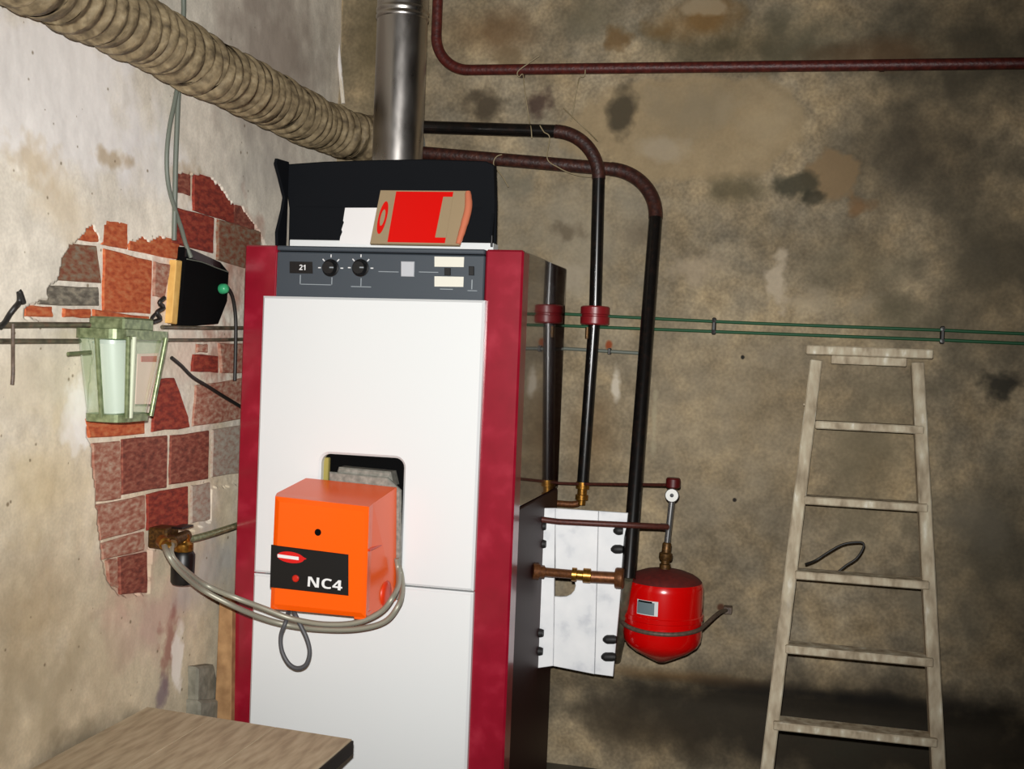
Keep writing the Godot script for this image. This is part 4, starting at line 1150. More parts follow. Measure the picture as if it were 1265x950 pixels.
func vessel() -> void:
	var c := Vector3(1.1465, 0.4435, 0.30)
	var t := thing("expansion_vessel", c, "glossy red round expansion vessel hanging by the back wall", "tank")
	var prof := [Vector2(0, 0), Vector2(0.014, 0.002), Vector2(0.042, 0.016), Vector2(0.078, 0.035), Vector2(0.100, 0.052), Vector2(0.108, 0.066), Vector2(0.1105, 0.085), Vector2(0.1105, 0.128), Vector2(0.1135, 0.130), Vector2(0.1135, 0.142), Vector2(0.1105, 0.144), Vector2(0.1105, 0.212), Vector2(0.1093, 0.222), Vector2(0.105, 0.232)]
	part("shell", turned(prof, Transform3D(Basis(), c), 56), "tank_red", t)
	part("dusty_shaded_dome", turned([Vector2(0.105, 0.232), Vector2(0.098, 0.240), Vector2(0.084, 0.249), Vector2(0.060, 0.258), Vector2(0.032, 0.264), Vector2(0.0, 0.266)], Transform3D(Basis(), c), 56), "tank_dust_shade", t, "dull dusty red top with shade put into its colour")
	# paper label bent round the shell
	var lb := Mb.new(); var lw := Mb.new()
	var mk := func(m: Mb, a0: float, a1: float, y0: float, y1: float, r: float) -> void:
		for i in 8:
			var p := lerpf(a0, a1, i / 8.0); var q := lerpf(a0, a1, (i + 1) / 8.0)
			var P := Vector3(sin(p), 0, cos(p)); var Q := Vector3(sin(q), 0, cos(q))
			var b := c + Vector3(0, y0, 0); var e := c + Vector3(0, y1, 0)
			m.tri(b + P * r, b + Q * r, e + Q * r, P, Q, Q)
			m.tri(b + P * r, e + Q * r, e + P * r, P, Q, P)
	mk.call(lw, -0.60, -0.03, 0.152, 0.192, 0.1112)
	mk.call(lb, -0.59, -0.12, 0.154, 0.188, 0.1116)
	var lab := part("label", lw, "sticker_white", t, "grey and white paper label")
	part("label_print", lb, "sticker_grey", lab)
	var lk := Mb.new()
	mk.call(lk, -0.56, -0.18, 0.186, 0.191, 0.1119)
	part("label_heading", lk, "dark", lab)
	part("top_fitting", turned([Vector2(0.016, 0.262), Vector2(0.016, 0.278), Vector2(0.012, 0.280), Vector2(0.012, 0.295)], Transform3D(Basis(), c), 18), "brass_old", t)

	# strap round its waist, ends at the wall and at the leaning pipe
	var s := thing("steel_strap", Vector3(1.1546, 0.55, 0.3), "dull brown steel strap round the red vessel, reaching back to the wall", "strap")
	var st := Mb.new()
	var path := []
	var yy := c.y + 0.118
	for i in 17:
		var g := -1.75 + 3.1 * i / 16.0
		path.append(Vector3(c.x + sin(g) * 0.1165, yy - 0.012 * cos(g), c.z + cos(g) * 0.1165))
	path.append(Vector3(c.x + 0.150, yy + 0.018, 0.22))
	path.append(Vector3((Vector3(1.308, 0.5472, 0.02)).x, (Vector3(1.308, 0.5472, 0.02)).y, 0.02))
	st.tube(smooth_path(path, 3), 0.0062, 10)
	part("band", st, "strap_brown", s)
	var we := Vector3(1.308, 0.5472, 0.02)
	part("wall_lug", boxed(we + Vector3(-0.008, -0.010, -0.022), we + Vector3(0.018, 0.012, 0.010), 0.002), "strap_brown", s)

	# gauge and relief valve on the stem above
	var g := thing("pressure_gauge", Vector3(1.1562, 0.8292, 0.3), "small white pressure gauge with a dark red cap on a stem above the vessel", "gauge")
	var top := Vector3(1.1576, 0.9023, 0.3)
	var foot := c + Vector3(0, 0.290, 0)
	part("stem", rod(foot, top, 0.0088, 14), "chrome", g)
	var half := foot.lerp(top, 0.30)
	part("stem_fitting", turned([Vector2(0, 0), Vector2(0.017, 0), Vector2(0.019, 0.004), Vector2(0.019, 0.018), Vector2(0.013, 0.022), Vector2(0.013, 0.045), Vector2(0.0095, 0.05)], along(foot, top), 16), "brass_old", g)
	var dc := Vector3(1.1587, 0.918, 0.318)
	var fx := Transform3D(Basis(Vector3.RIGHT, PI / 2), dc + Vector3(0, 0, -0.012))
	part("gauge_body", turned([Vector2(0, -0.006), Vector2(0.0165, -0.006), Vector2(0.0195, 0.0), Vector2(0.0195, 0.012), Vector2(0.0175, 0.0135), Vector2(0.0175, 0.012)], fx, 28), "chrome", g)
	part("dial", turned([Vector2(0.0178, 0.0122), Vector2(0, 0.0124)], fx, 28), "gauge_white", g)
	part("dial_hub", turned([Vector2(0.0055, 0.0122), Vector2(0.0055, 0.0138), Vector2(0, 0.0142)], fx, 16), "panel_grey_dark", g)
	part("valve_body", rod(Vector3(1.1593, 0.9161, 0.3), Vector3(1.1592, 0.9457, 0.3), 0.012, 14), "brass_old", g)
	part("red_cap", turned([Vector2(0, 0), Vector2(0.018, 0), Vector2(0.0205, 0.003), Vector2(0.0205, 0.024), Vector2(0.017, 0.028), Vector2(0, 0.028)], along(Vector3(1.1591, 0.9377, 0.3), Vector3(1.1593, 0.9685, 0.3)), 18), "valve_red", g)


func ladder() -> void:
	# the frame leans on the back wall in the plane 0.33 y + z = 0.5356
	var t := thing("step_ladder", Vector3(1.671, 0.2623, 0.4491), "paint-spattered wooden step ladder leaning against the back wall", "ladder")
	var nrm := Vector3(0, 0.33, 1).normalized()
	var rail := func(top: Vector3, low: Vector3, w: float, d: float) -> Mb:
		var dir := (low - top).normalized()
		var foot: Vector3 = low + dir * ((low.y - 0.0) / -dir.y)
		var sx := dir.cross(nrm).normalized()
		var m := Mb.new()
		m.box(Vector3(-w / 2, 0, -d), Vector3(w / 2, top.distance_to(foot), 0), 0.003, Transform3D(Basis(sx, -dir, nrm), foot))
		return m
	part("rail", rail.call(Vector3(1.5358, 1.3131, 0.1023), Vector3(1.4523, 0.2385, 0.4569), 0.034, 0.048), "ladder_wood", t)
	part("rail", rail.call(Vector3(1.8143, 1.3173, 0.1009), Vector3(1.8796, 0.285, 0.4416), 0.034, 0.048), "ladder_wood", t)
	# each tread: left and right pixel of its front edge
	for s in [[Vector3(1.5397, 1.1259, 0.1641), Vector3(1.8318, 1.131, 0.1624)], [Vector3(1.5171, 0.9167, 0.2331), Vector3(1.8449, 0.9232, 0.231)], [Vector3(1.5017, 0.7181, 0.2986), Vector3(1.8513, 0.7238, 0.2967)], [Vector3(1.4846, 0.5259, 0.3621), Vector3(1.8634, 0.5343, 0.3593)], [Vector3(1.4621, 0.3333, 0.4256), Vector3(1.8752, 0.3451, 0.4217)]]:
		var a: Vector3 = s[0]; var b: Vector3 = s[1]
		var m := Mb.new()
		m.box(Vector3(a.x, (a.y + b.y) / 2 - 0.011, a.z - 0.055), Vector3(b.x, (a.y + b.y) / 2 + 0.011, a.z + 0.012), 0.003)
		part("tread", m, "ladder_wood", t)
	for z0 in [[Vector3(1.4196, 0.1464, 0.4873), Vector3(1.8865, 0.1666, 0.4806)]]:
		var a: Vector3 = z0[0]; var b: Vector3 = z0[1]
		part("tread", boxed(Vector3(a.x, a.y - 0.011, a.z - 0.055), Vector3(b.x, a.y + 0.011, a.z + 0.012), 0.003), "ladder_wood", t)
	var c0 := Vector3(1.5063, 1.3402, 0.0933)
	var c1 := Vector3(1.8532, 1.3372, 0.0943)
	part("top_cap", boxed(Vector3(c0.x, c0.y - 0.013, 0.02), Vector3(c1.x, c0.y + 0.013, c0.z + 0.022), 0.003), "ladder_wood", t)
	var d0 := Vector3(1.5775, 1.3125, 0.1025)
	var d1 := Vector3(1.7839, 1.3092, 0.1036)
	part("head_batten", boxed(Vector3(d0.x, d0.y - 0.010, d0.z - 0.03), Vector3(d1.x, d0.y + 0.014, d0.z), 0.002), "ladder_wood", t)
	var h0 := Vector3(1.5128, 1.1826, 0.1454)
	part("hook", rod(h0 + Vector3(-0.008, 0, -0.01), h0 + Vector3(0.02, 0.003, -0.01), 0.004, 8), "ladder_wood", t)

	var w := thing("bent_wire", Vector3(1.6312, 0.7478, 0.13), "bent piece of dark wire resting on the middle ladder tread", "wire")
	part("wire_length", wire([Vector3(1.5287, 0.7468, 0.27), Vector3(1.5568, 0.7569, 0.25), Vector3(1.5862, 0.7795, 0.25), Vector3(1.6239, 0.8049, 0.25), Vector3(1.6578, 0.8142, 0.25), Vector3(1.6792, 0.8136, 0.25), Vector3(1.6799, 0.798, 0.25), Vector3(1.6641, 0.7699, 0.25), Vector3(1.6393, 0.75, 0.25), Vector3(1.6186, 0.7304, 0.25)], 0.0032), "cable_dark", w)


func back_wall_lines() -> void:
	var spec := [[[Vector3(0.5212, 1.4316, 0.014), Vector3(0.7814, 1.4243, 0.014), Vector3(1.2289, 1.416, 0.014), Vector3(1.5133, 1.4132, 0.014), Vector3(1.8874, 1.4115, 0.014), Vector3(2.1588, 1.4081, 0.014), Vector3(4.0311, 1.3884, 0.014)], "upper of the two green cables clipped along the back wall"], [[Vector3(0.5228, 1.3908, 0.014), Vector3(0.7829, 1.3879, 0.014), Vector3(1.2302, 1.3856, 0.014), Vector3(1.5146, 1.3845, 0.014), Vector3(1.8821, 1.3833, 0.014), Vector3(2.1601, 1.3806, 0.014), Vector3(4.0324, 1.3665, 0.014)], "lower of the two green cables clipped along the back wall"]]
	for s in spec:
		var t := thing("green_cable", s[0][2], s[1], "cable", "green cables along the back wall")
		part("cable_sheath", wire(s[0], 0.0048, 4, 10), "cable_green", t)
	for s in [[Vector3(1.2342, 1.4016, 0.012), "dark clip holding the green cables, nearer the black pipes"], [Vector3(1.8861, 1.3975, 0.012), "pale clip holding the green cables, above the ladder's right end"]]:
		var c: Vector3 = s[0]
		var t := thing("cable_clip", c, s[1], "clip", "clips on the green cables")
		var pale: bool = c.x > 1.5
		part("saddle", boxed(c + Vector3(-0.006, -0.026, -0.018), c + Vector3(0.006, 0.026, 0.0085), 0.003), "cable_dark", t)
		for k in [-1.0, 1.0]:
			part("nail_head", turned([Vector2(0.0065, 0), Vector2(0.0065, 0.002), Vector2(0, 0.004)], Transform3D(Basis(Vector3.RIGHT, PI / 2), c + Vector3(0, k * 0.017, 0.0085)), 12), "chrome" if pale else "cable_dark", t)
	var g := thing("grey_conduit", Vector3(0.8999, 1.3132, 0.012), "short grey conduit low on the back wall between the two black pipes", "conduit")
	part("tube", rod(Vector3(0.6302, 1.3207, 0.012), Vector3(1.0201, 1.3116, 0.012), 0.0055, 10), "cable_grey", g)
	part("saddle", boxed((Vector3(0.9197, 1.314, 0.01)) + Vector3(-0.005, -0.010, -0.015), (Vector3(0.9197, 1.314, 0.01)) + Vector3(0.005, 0.010, 0.009), 0.002), "cable_dark", g)
	# thin tie wires caught on the pipes
	var tw := [
		["tie wire knotted round the rusty pipe and hanging to the black pipe", [Vector3(0.6729, 2.2097, 0.065), Vector3(0.6481, 2.1929, 0.065), Vector3(0.6084, 2.164, 0.065), Vector3(0.61, 2.1483, 0.058), Vector3(0.6225, 2.1555, 0.058), Vector3(0.6335, 2.1069, 0.075), Vector3(0.6431, 2.0574, 0.075), Vector3(0.6528, 2.008, 0.075), Vector3(0.6667, 1.9814, 0.11), Vector3(0.6705, 1.9496, 0.11)]],
		["short tie wire drooping from the rusty pipe right of the knotted one", [Vector3(0.8177, 2.1658, 0.063), Vector3(0.816, 2.1463, 0.063), Vector3(0.8012, 2.1416, 0.063), Vector3(0.7896, 2.1187, 0.035), Vector3(0.7817, 2.0645, 0.035), Vector3(0.7737, 2.0151, 0.035)]],
		["stiff straight wire end standing off the wall above the rusty elbow", [Vector3(0.7462, 2.0581, 0.02), Vector3(0.7908, 2.0173, 0.06), Vector3(0.8298, 1.9827, 0.06), Vector3(0.8712, 1.9425, 0.105)]],
		["loop of pale wire round the lower pipe beside the black lid", [Vector3(0.5945, 1.8074, 0.075), Vector3(0.5725, 1.8421, 0.075), Vector3(0.5482, 1.8694, 0.075), Vector3(0.5449, 1.8869, 0.075), Vector3(0.5546, 1.9018, 0.075), Vector3(0.5699, 1.9067, 0.075)]],
		["pale wire curving from the upper pipe down across the lower pipe", [Vector3(0.6941, 1.9885, 0.11), Vector3(0.7074, 1.9689, 0.11), Vector3(0.7256, 1.9518, 0.11), Vector3(0.7132, 1.8943, 0.075), Vector3(0.7496, 1.8673, 0.075), Vector3(0.7879, 1.8502, 0.075), Vector3(0.8308, 1.8405, 0.075), Vector3(0.868, 1.8407, 0.075)]],
	]
	for s in tw:
		var t := thing("tie_wire", s[1][0], s[0], "wire", "tie wires on the pipes")
		part("wire_length", wire(s[1], 0.0017, 6, 6), "tie_wire", t)


func left_wall_things() -> void:
	# two conduits along the left wall, one above the other
	for s in [["upper of two thin conduits running along the left wall to the lantern", 0.006, [Vector3(0.014, 1.2703, 2.7599), Vector3(0.014, 1.3067, 1.8016), Vector3(0.014, 1.3145, 1.623), Vector3(0.014, 1.3232, 1.3469)], [Vector3(0.014, 1.3266, 1.0868), Vector3(0.014, 1.3298, 0.9117), Vector3(0.014, 1.3369, 0.6664)]], ["lower of two thin conduits running along the left wall to the lantern", 0.0052, [Vector3(0.012, 1.2607, 2.7587), Vector3(0.012, 1.2801, 1.7981), Vector3(0.012, 1.2833, 1.619), Vector3(0.012, 1.2871, 1.413)], [Vector3(0.012, 1.2962, 1.0668), Vector3(0.012, 1.2997, 0.8852), Vector3(0.012, 1.3062, 0.6601)]]]:
		var t := thing("wall_conduit", s[2][1], s[0], "conduit", "conduits on the left wall")
		part("tube", wire(s[2], s[1], 3, 12), "conduit", t)
		part("tube", wire(s[3], s[1] * 0.8, 3, 12), "conduit", t)
	lantern()
	# black box on the wall
	var b := thing("switch_box", Vector3(0.03, 1.4212, 0.9184), "open black electrical box with a green plug among the bare bricks", "electrical box")
	var bx := part("box_body", plate([Vector2(0.9848, 1.5258), Vector2(0.7986, 1.5016), Vector2(0.7566, 1.4816), Vector2(0.7604, 1.4046), Vector2(0.8056, 1.3434), Vector2(1.0039, 1.3291)], 0.024, on_left(-0.01), 0.002), "dark", b)
	part("cover_strip", plate([Vector2(0.9881, 1.5255), Vector2(0.8109, 1.5028), Vector2(0.8098, 1.4861), Vector2(0.9905, 1.5016)], 0.004, on_left(0.0135), 0.001), "black_plastic", bx)
	var rim := wire([Vector3(0.018, 1.496, 0.9862), Vector3(0.018, 1.4946, 0.9091), Vector3(0.018, 1.4864, 0.8318), Vector3(0.018, 1.4808, 0.769)], 0.0016, 4, 6)
	part("rim_edge", rim, "cable_grey", bx)
	var gp := Vector3(0.018, 1.434, 0.804)
	part("green_plug", turned([Vector2(0, 0), Vector2(0.013, 0), Vector2(0.014, 0.004), Vector2(0.012, 0.016), Vector2(0.008, 0.020), Vector2(0, 0.022)], along(gp, gp + Vector3(1, 0.1, 0.3)), 16), "green_plastic", bx)
	var w := thing("wooden_batten", Vector3(0.02, 1.4141, 1.0352), "short pale wooden batten against the left side of the black box", "batten")
	part("strip", plate([Vector2(1.0154, 1.4913), Vector2(0.9646, 1.4917), Vector2(0.9824, 1.3333), Vector2(1.029, 1.3378)], 0.018, on_left(-0.012), 0.002), "pale_wood", w)
	# cables coming down from above, behind the duct
	var c := thing("hanging_cable", Vector3(0.015, 1.8766, 1.0472), "straight grey cable dropping down the left wall from behind the duct", "cable", "grey cables on the left wall")
	part("cable_sheath", wire([Vector3(0.012, 2.8, (Vector3(0.012, 2.2238, 1.0405)).z), Vector3(0.012, 2.2238, 1.0405), Vector3(0.012, 2.0932, 1.0285), Vector3(0.012, 1.9953, 1.0339), Vector3(0.012, 1.9072, 1.0399), Vector3(0.012, 1.82, 1.0421), Vector3(0.012, 1.7232, 1.0438), Vector3(0.012, 1.6268, 1.0417), Vector3(0.012, 1.536, 1.0399)], 0.0062, 4, 10), "cable_grey", c)
	c = thing("hanging_cable", Vector3(0.015, 1.7162, 1.0861), "bowed grey cable beside the straight one, ending in the black box", "cable", "grey cables on the left wall")
	part("cable_sheath", wire([Vector3(0.014, 1.9253, 1.0446), Vector3(0.014, 1.8746, 1.0566), Vector3(0.014, 1.7931, 1.0816), Vector3(0.014, 1.7253, 1.0886), Vector3(0.014, 1.6641, 1.0775), Vector3(0.014, 1.611, 1.0443), Vector3(0.014, 1.5683, 1.0109), Vector3(0.014, 1.5352, 0.9893), Vector3(0.022, 1.5012, 0.974)], 0.0055, 5, 10), "cable_grey", c)
	c = thing("drop_cable", Vector3(0.03, 1.3458, 0.7464), "dark cable hanging vertically between the black box and the boiler post", "cable")
	part("cable_sheath", wire([Vector3(0.03, 1.441, 0.7987), Vector3(0.03, 1.4176, 0.7653), Vector3(0.03, 1.3631, 0.743), Vector3(0.03, 1.2817, 0.7372), Vector3(0.03, 1.1956, 0.7358)], 0.005, 5, 8), "cable_dark", c)
	c = thing("slanting_cable", Vector3(0.01, 1.1881, 0.8529), "dark cable slanting down over the bricks right of the lantern", "cable")
	part("cable_sheath", wire([Vector3(0.006, 1.2537, 1.0236), Vector3(0.006, 1.2339, 0.9758), Vector3(0.006, 1.2053, 0.9178), Vector3(0.006, 1.1814, 0.8407), Vector3(0.006, 1.154, 0.7548), Vector3(0.006, 1.1173, 0.6344)], 0.0048, 5, 8), "cable_dark", c)
	# loose black cable ends at the photograph's left and by the lantern
	var l := thing("cable_stub", Vector3(0.02, 1.3317, 1.6463), "twisted black cable end on the conduit at the far left", "cable")
	part("insulated_end", wire([Vector3(0.024, 1.3091, 1.6835), Vector3(0.024, 1.3187, 1.67), Vector3(0.024, 1.3345, 1.6565), Vector3(0.03, 1.3471, 1.6509), Vector3(0.03, 1.3601, 1.6371), Vector3(0.034, 1.3784, 1.6434), Vector3(0.034, 1.3575, 1.6304)], 0.0055, 4, 8), "cable_dark", l)
	part("hanging_tail", wire([Vector3(0.024, 1.3164, 1.6463), Vector3(0.024, 1.2856, 1.645), Vector3(0.018, 1.2468, 1.6352), Vector3(0.018, 1.2205, 1.6341), Vector3(0.018, 1.2003, 1.6356)], 0.0038, 4, 8), "strap_brown", l)
	l = thing("cable_stub", Vector3(0.02, 1.3526, 1.1133), "frayed black cable end above the lantern's right corner", "cable")
	part("insulated_end", wire([Vector3(0.03, 1.3949, 1.1076), Vector3(0.03, 1.3824, 1.1286), Vector3(0.03, 1.372, 1.1099), Vector3(0.03, 1.3594, 1.138), Vector3(0.03, 1.3449, 1.1228), Vector3(0.03, 1.3362, 1.158)], 0.0055, 4, 8), "cable_dark", l)
	part("insulated_end", wire([Vector3(0.028, 1.3595, 1.1346), Vector3(0.028, 1.3474, 1.1552), Vector3(0.028, 1.3323, 1.1614)], 0.004, 4, 8), "cable_dark", l)
	# cement block at the wall's foot
	var k := thing("cement_block", Vector3(0, 0.3255, 0.8165), "rough grey cement block set against the left wall beside the board", "block")
	part("block_body", plate([Vector2(0.8719, 0.4613), Vector2(0.7807, 0.4446), Vector2(0.749, 0.3713), Vector2(0.7363, 0.1813), Vector2(0.8652, 0.2238), Vector2(0.8711, 0.3834)], 0.028, on_left(-0.006), 0.006), "cement", k)
	part("block_foot", plate([Vector2(0.879, 0.3773), Vector2(0.7655, 0.3497), Vector2(0.7448, 0.1731), Vector2(0.8727, 0.2116)], 0.040, on_left(-0.006), 0.006), "cement", k)


func lantern() -> void:
	# a tapered glass lantern hung on the conduits: metal cap, rim, ribs, glass and an inner tube with a sticker
	var x0 := 0.012; var dep := 0.105
	var t := thing("wall_lantern", Vector3(0, 1.11, 1.2316), "tapered greenish glass lantern with metal ribs on the left wall", "lamp")
	var za := Vector2(1.5767, 1.2994)
	var zb := Vector2(1.231, 1.3074)
	var zc := Vector2(1.5103, 1.1384)
	var zd := Vector2(1.2912, 1.1216)
	# outline on the picture plane x = 0.06
	var tl := Vector2(1.4399, 1.3011)
	var trr := Vector2(1.2311, 1.3092)
	var bl := Vector2(1.4003, 1.1265)
	var brr := Vector2(1.2678, 1.1236)
	var ym := (tl.y + trr.y) / 2; var yb := (bl.y + brr.y) / 2
	var ring := func(a: float, b: float, y: float, d: float, k := 6) -> PackedVector3Array:
		var o := PackedVector3Array()
		var r := minf(0.03, d * 0.4)
		for p in round_rect(minf(a, b), 0.0, maxf(a, b), d, r, k):
			o.append(Vector3(x0 + p.y, y, p.x))
		return o
	var gl := Mb.new()
	var rings := [ring.call(tl.x, trr.x, ym - 0.005, dep), ring.call(lerpf(tl.x, bl.x, 0.5), lerpf(trr.x, brr.x, 0.5), (ym + yb) / 2, dep * 0.92), ring.call(bl.x, brr.x, yb + 0.008, dep * 0.84)]
	gl.loft(rings)
	part("glass", gl, "lamp_glass", t)
	var rim := Mb.new()
	rim.loft([ring.call(tl.x + 0.006, trr.x - 0.006, ym - 0.010, dep + 0.006), ring.call(tl.x + 0.006, trr.x - 0.006, ym + 0.010, dep + 0.006)])
	part("rim", rim, "lamp_metal", t)
	var foot := Mb.new()
	foot.loft([ring.call(bl.x + 0.002, brr.x - 0.002, yb - 0.006, dep * 0.84 + 0.004), ring.call(bl.x + 0.003, brr.x - 0.003, yb + 0.010, dep * 0.85 + 0.004)])
	part("bottom_rim", foot, "lamp_metal", t)
	var cap := Vector2(1.3834, 1.3415)
	var cap2 := Vector2(1.2636, 1.3417)
	part("cap_box", boxed(Vector3(x0, ym + 0.008, minf(cap.x, cap2.x)), Vector3(x0 + 0.085, cap.y, maxf(cap.x, cap2.x)), 0.004), "lamp_metal", t)
	for f in [0.0, 0.15, 0.25, 0.87]:
		var p := Vector3(x0 + (dep + 0.007 if f > 0.0 and f < 1.0 else dep * 0.55), ym - 0.004, lerpf(tl.x, trr.x, f))
		var q := Vector3(x0 + (dep + 0.007 if f > 0.0 and f < 1.0 else dep * 0.55) * 0.86, yb + 0.004, lerpf(bl.x, brr.x, f))
		var m := Mb.new()
		m.tube(PackedVector3Array([p, q]), 0.0055, 8)
		part("rib", m, "lamp_bright" if f == 0.25 else "lamp_metal", t)
	var ta := Vector2(1.4107, 1.2914)
	var tb := Vector2(1.385, 1.1411)
	var tx := x0 + 0.055
	part("inner_tube", turned([Vector2(0, 0), Vector2(0.034, 0), Vector2(0.040, (ta.y - tb.y))], along(Vector3(tx, tb.y, lerpf(tb.x, brr.x, 0.25)), Vector3(tx, ta.y, lerpf(ta.x, trr.x, 0.18))), 28), "lamp_tube", t)
	var sp := [Vector3(0, 1.262, 1.1832), Vector3(0, 1.2646, 1.0956), Vector3(0, 1.1439, 1.0994), Vector3(0, 1.1469, 1.187)]
	var sk := Mb.new(); var sk2 := Mb.new()
	var sq := []
	for p in [Vector2(1.3199, 1.2642), Vector2(1.2338, 1.2667), Vector2(1.2408, 1.1529), Vector2(1.3235, 1.1557)]:
		sq.append(p)
	part("sticker", plate(sq, 0.002, on_left(x0 + 0.080)), "sticker_pink", t)
	var s2 := []
	for p in [Vector2(1.3084, 1.2592), Vector2(1.2453, 1.2604), Vector2(1.2463, 1.2469), Vector2(1.3077, 1.2469)]:
		s2.append(p)
	part("sticker_heading", plate(s2, 0.001, on_left(x0 + 0.0825)), "sticker_red", t)
	part("side_screw", rod(Vector3(0.06, 1.2617, 1.5222), Vector3(0.07, 1.2659, 1.4597), 0.004, 8), "lamp_metal", t)
	part("cable_gland", turned([Vector2(0, 0), Vector2(0.014, 0), Vector2(0.014, 0.014), Vector2(0.010, 0.016), Vector2(0.010, 0.030), Vector2(0, 0.030)], along(Vector3(0.016, 1.3225, 1.371), Vector3(0.03, 1.3226, 1.3536)), 14), "chrome", t)


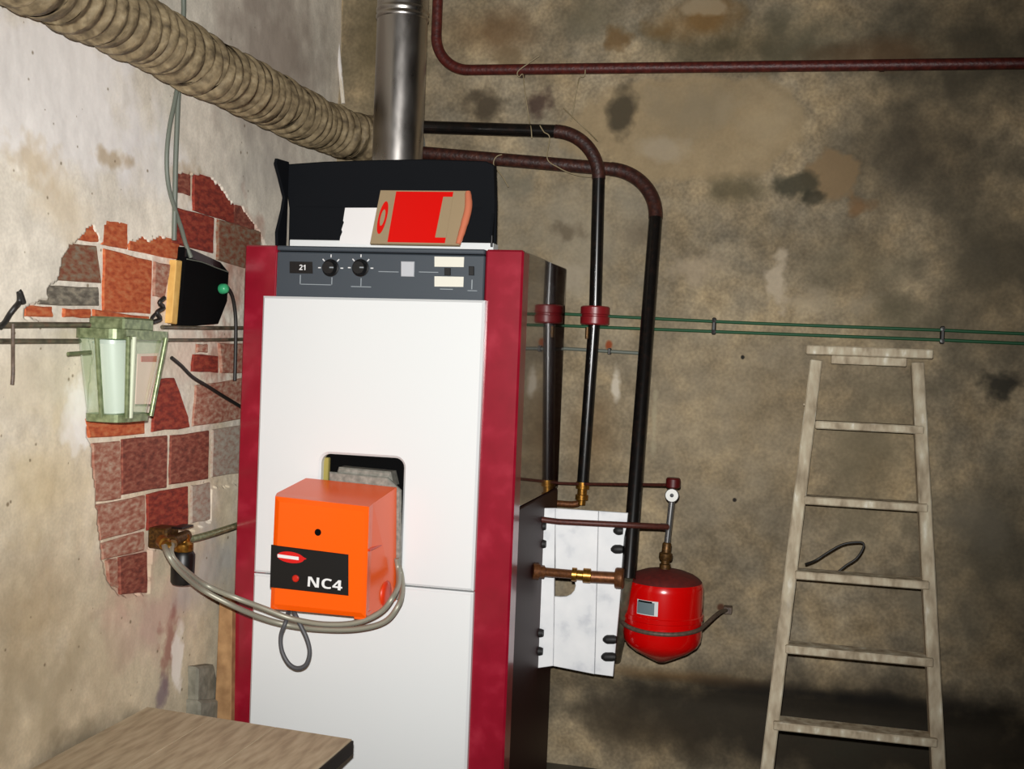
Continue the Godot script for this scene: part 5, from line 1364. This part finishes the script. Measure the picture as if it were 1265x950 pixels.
func feed_line() -> void:
	# filter and valve on the left wall, with the pipe running back to the boiler
	var t := thing("oil_filter", Vector3(0.05, 0.7696, 1.0336), "brass valve with a black bowl low on the left wall", "filter")
	var c := Vector3(0.05, 0.7671, 1.0179)
	part("filter_bowl", turned([Vector2(0, 0), Vector2(0.024, 0), Vector2(0.028, 0.006), Vector2(0.029, 0.072), Vector2(0.024, 0.080), Vector2(0, 0.080)], Transform3D(Basis(), c + Vector3(0, -0.062, 0)), 24), "black_plastic", t)
	part("valve_body", turned([Vector2(0, 0.016), Vector2(0.022, 0.016), Vector2(0.025, 0.022), Vector2(0.025, 0.036), Vector2(0.018, 0.042), Vector2(0.015, 0.060), Vector2(0, 0.060)], Transform3D(Basis(), c), 8), "brass", t)
	var v := Vector3(0.05, 0.8274, 1.0525)
	part("valve_body", rod(v + Vector3(0, -0.01, 0.045), v + Vector3(0, -0.006, -0.05), 0.014, 14), "brass_old", t)
	part("black_handle", boxed(Vector3(0.04, 0.8456, 1.0624) , (Vector3(0.04, 0.8497, 1.0051)) + Vector3(0.03, 0, 0), 0.004), "black_plastic", t)
	part("elbow_fitting", turned([Vector2(0, 0), Vector2(0.015, 0), Vector2(0.015, 0.022), Vector2(0.011, 0.026), Vector2(0.011, 0.036), Vector2(0, 0.036)], along(Vector3(0.05, 0.8256, 1.1194), Vector3(0.075, 0.8193, 1.1406)), 14), "brass", t)
	part("elbow_fitting", turned([Vector2(0, 0), Vector2(0.015, 0), Vector2(0.015, 0.022), Vector2(0.011, 0.026), Vector2(0.011, 0.036), Vector2(0, 0.036)], along(Vector3(0.055, 0.8212, 1.0873), Vector3(0.085, 0.8183, 1.1289)), 14), "brass_old", t)
	part("wall_plate", boxed(Vector3(-0.01, v.y - 0.03, v.z - 0.03), Vector3(0.04, v.y + 0.02, v.z + 0.03), 0.004), "brass_old", t)
	var s := thing("oil_pipe", Vector3(0.05, 0.807, 0.8817), "greenish thin pipe from the brass valve towards the boiler", "pipe")
	part("pipe_length", wire([Vector3(0.05, 0.8118, 1.0129), Vector3(0.05, 0.8088, 0.9649), Vector3(0.05, 0.8079, 0.8732), Vector3(0.05, 0.8095, 0.7482), Vector3(0.05, 0.8123, 0.6025)], 0.0085, 4, 12), "lamp_metal", s)
	# two hoses sagging across to the burner
	var h := thing("fuel_hose", Vector3(0.2214, 0.6191, 0.9), "lower pale grey hose sagging from the wall valve to the burner", "hose", "fuel hoses to the burner")
	part("hose_braid", wire([Vector3(0.06, 0.8221, 1.1292), Vector3(0.1, 0.8043, 1.1762), Vector3(0.115, 0.7655, 1.1494), Vector3(0.125, 0.7091, 1.0651), Vector3(0.1863, 0.6687, 1.03), Vector3(0.2326, 0.6309, 0.97), Vector3(0.2899, 0.6076, 0.93), Vector3(0.3753, 0.6055, 0.93), Vector3(0.4695, 0.6143, 0.93), Vector3(0.5411, 0.6387, 0.93), Vector3(0.5745, 0.6809, 0.93), Vector3(0.5667, 0.706, 0.88), Vector3(0.5466, 0.7313, 0.83), Vector3(0.5394, 0.755, 0.83)], 0.0068, 6, 12), "hose_braid", h)
	h = thing("fuel_hose", Vector3(0.2299, 0.6443, 0.92), "upper pale grey hose running just above the other to the burner", "hose", "fuel hoses to the burner")
	part("hose_braid", wire([Vector3(0.07, 0.8194, 1.1062), Vector3(0.095, 0.802, 1.1528), Vector3(0.11, 0.7718, 1.1335), Vector3(0.125, 0.7152, 1.0458), Vector3(0.2012, 0.6895, 1.04), Vector3(0.2565, 0.661, 1), Vector3(0.3175, 0.6347, 0.97), Vector3(0.4016, 0.6286, 0.97), Vector3(0.4839, 0.6401, 0.97), Vector3(0.544, 0.6708, 0.97), Vector3(0.573, 0.7082, 0.97), Vector3(0.5624, 0.7252, 0.9), Vector3(0.541, 0.7467, 0.84), Vector3(0.5356, 0.7766, 0.84)], 0.0066, 6, 12), "hose_braid", h)
	var w := thing("looped_cable", Vector3(0.3191, 0.5789, 0.95), "dark grey cable hanging in a loop under the orange burner", "cable")
	part("cable_sheath", wire([Vector3(0.2795, 0.6406, 0.9), Vector3(0.2942, 0.6203, 0.95), Vector3(0.2826, 0.5854, 0.95), Vector3(0.2861, 0.5498, 0.95), Vector3(0.3042, 0.5197, 0.95), Vector3(0.328, 0.5091, 0.95), Vector3(0.3509, 0.5204, 0.95), Vector3(0.3593, 0.551, 0.95), Vector3(0.3507, 0.5839, 0.95), Vector3(0.3326, 0.6159, 0.95), Vector3(0.3168, 0.6423, 0.95), Vector3(0.2858, 0.6452, 0.9)], 0.0055, 6, 10), "hose_dark", w)
	# upright board beside the boiler
	var b := thing("upright_board", Vector3(0.0229, 0.2619, 0.74), "narrow raw wooden board standing between boiler and left wall", "board")
	var q0 := Vector3(0.0186, 0.3061, 0.78)
	part("board_body", plate([Vector2(0.0285, 0.6237), Vector2(0.0656, 0.6269), Vector2(0.0809, 0.0003), Vector2(0.0226, -0.0076)], 0.026, shift(0.755), 0.002), "raw_wood", b)


func foreground() -> void:
	# low bench top of wide planks at the lower left
	var t := thing("wooden_bench", Vector3(0.3, 0, 1.6), "low wooden bench with a wide plank top in the lower left foreground", "bench")
	var y := 0.42
	var bl := Vector3(0.0068, 0.42, 1.0908)
	var br := Vector3(0.5479, 0.42, 1.1403)
	bl.x = 0.008
	var n := 3
	var cuts := [0.0, 0.34, 0.64, 1.0]
	for i in n:
		var a := bl.lerp(br, cuts[i]); var b := bl.lerp(br, cuts[i + 1])
		var g := 0.0006
		var poly := [Vector2(a.x + g, a.z), Vector2(b.x - g, b.z), Vector2(b.x - g, 2.25), Vector2(a.x + g, 2.25)]
		var m := Mb.new()
		m.prism(PackedVector2Array(poly), 0.030, Transform3D(Basis(Vector3(1, 0, 0), Vector3(0, 0, 1), Vector3(0, 1, 0)), Vector3(0, y - 0.030, 0)), 0.001)
		part("plank", m, "table_wood", t)
	part("edge_strip", boxed(Vector3(br.x - 0.001, y - 0.034, br.z), Vector3(br.x + 0.004, y - 0.003, 2.25), 0.001), "table_edge", t)
	for s in [[0.05, 1.32], [0.5, 1.32], [0.05, 2.15], [0.5, 2.15]]:
		part("leg", boxed(Vector3(s[0] - 0.025, 0, s[1] - 0.025), Vector3(s[0] + 0.025, y - 0.030, s[1] + 0.025), 0.003), "table_wood", t)
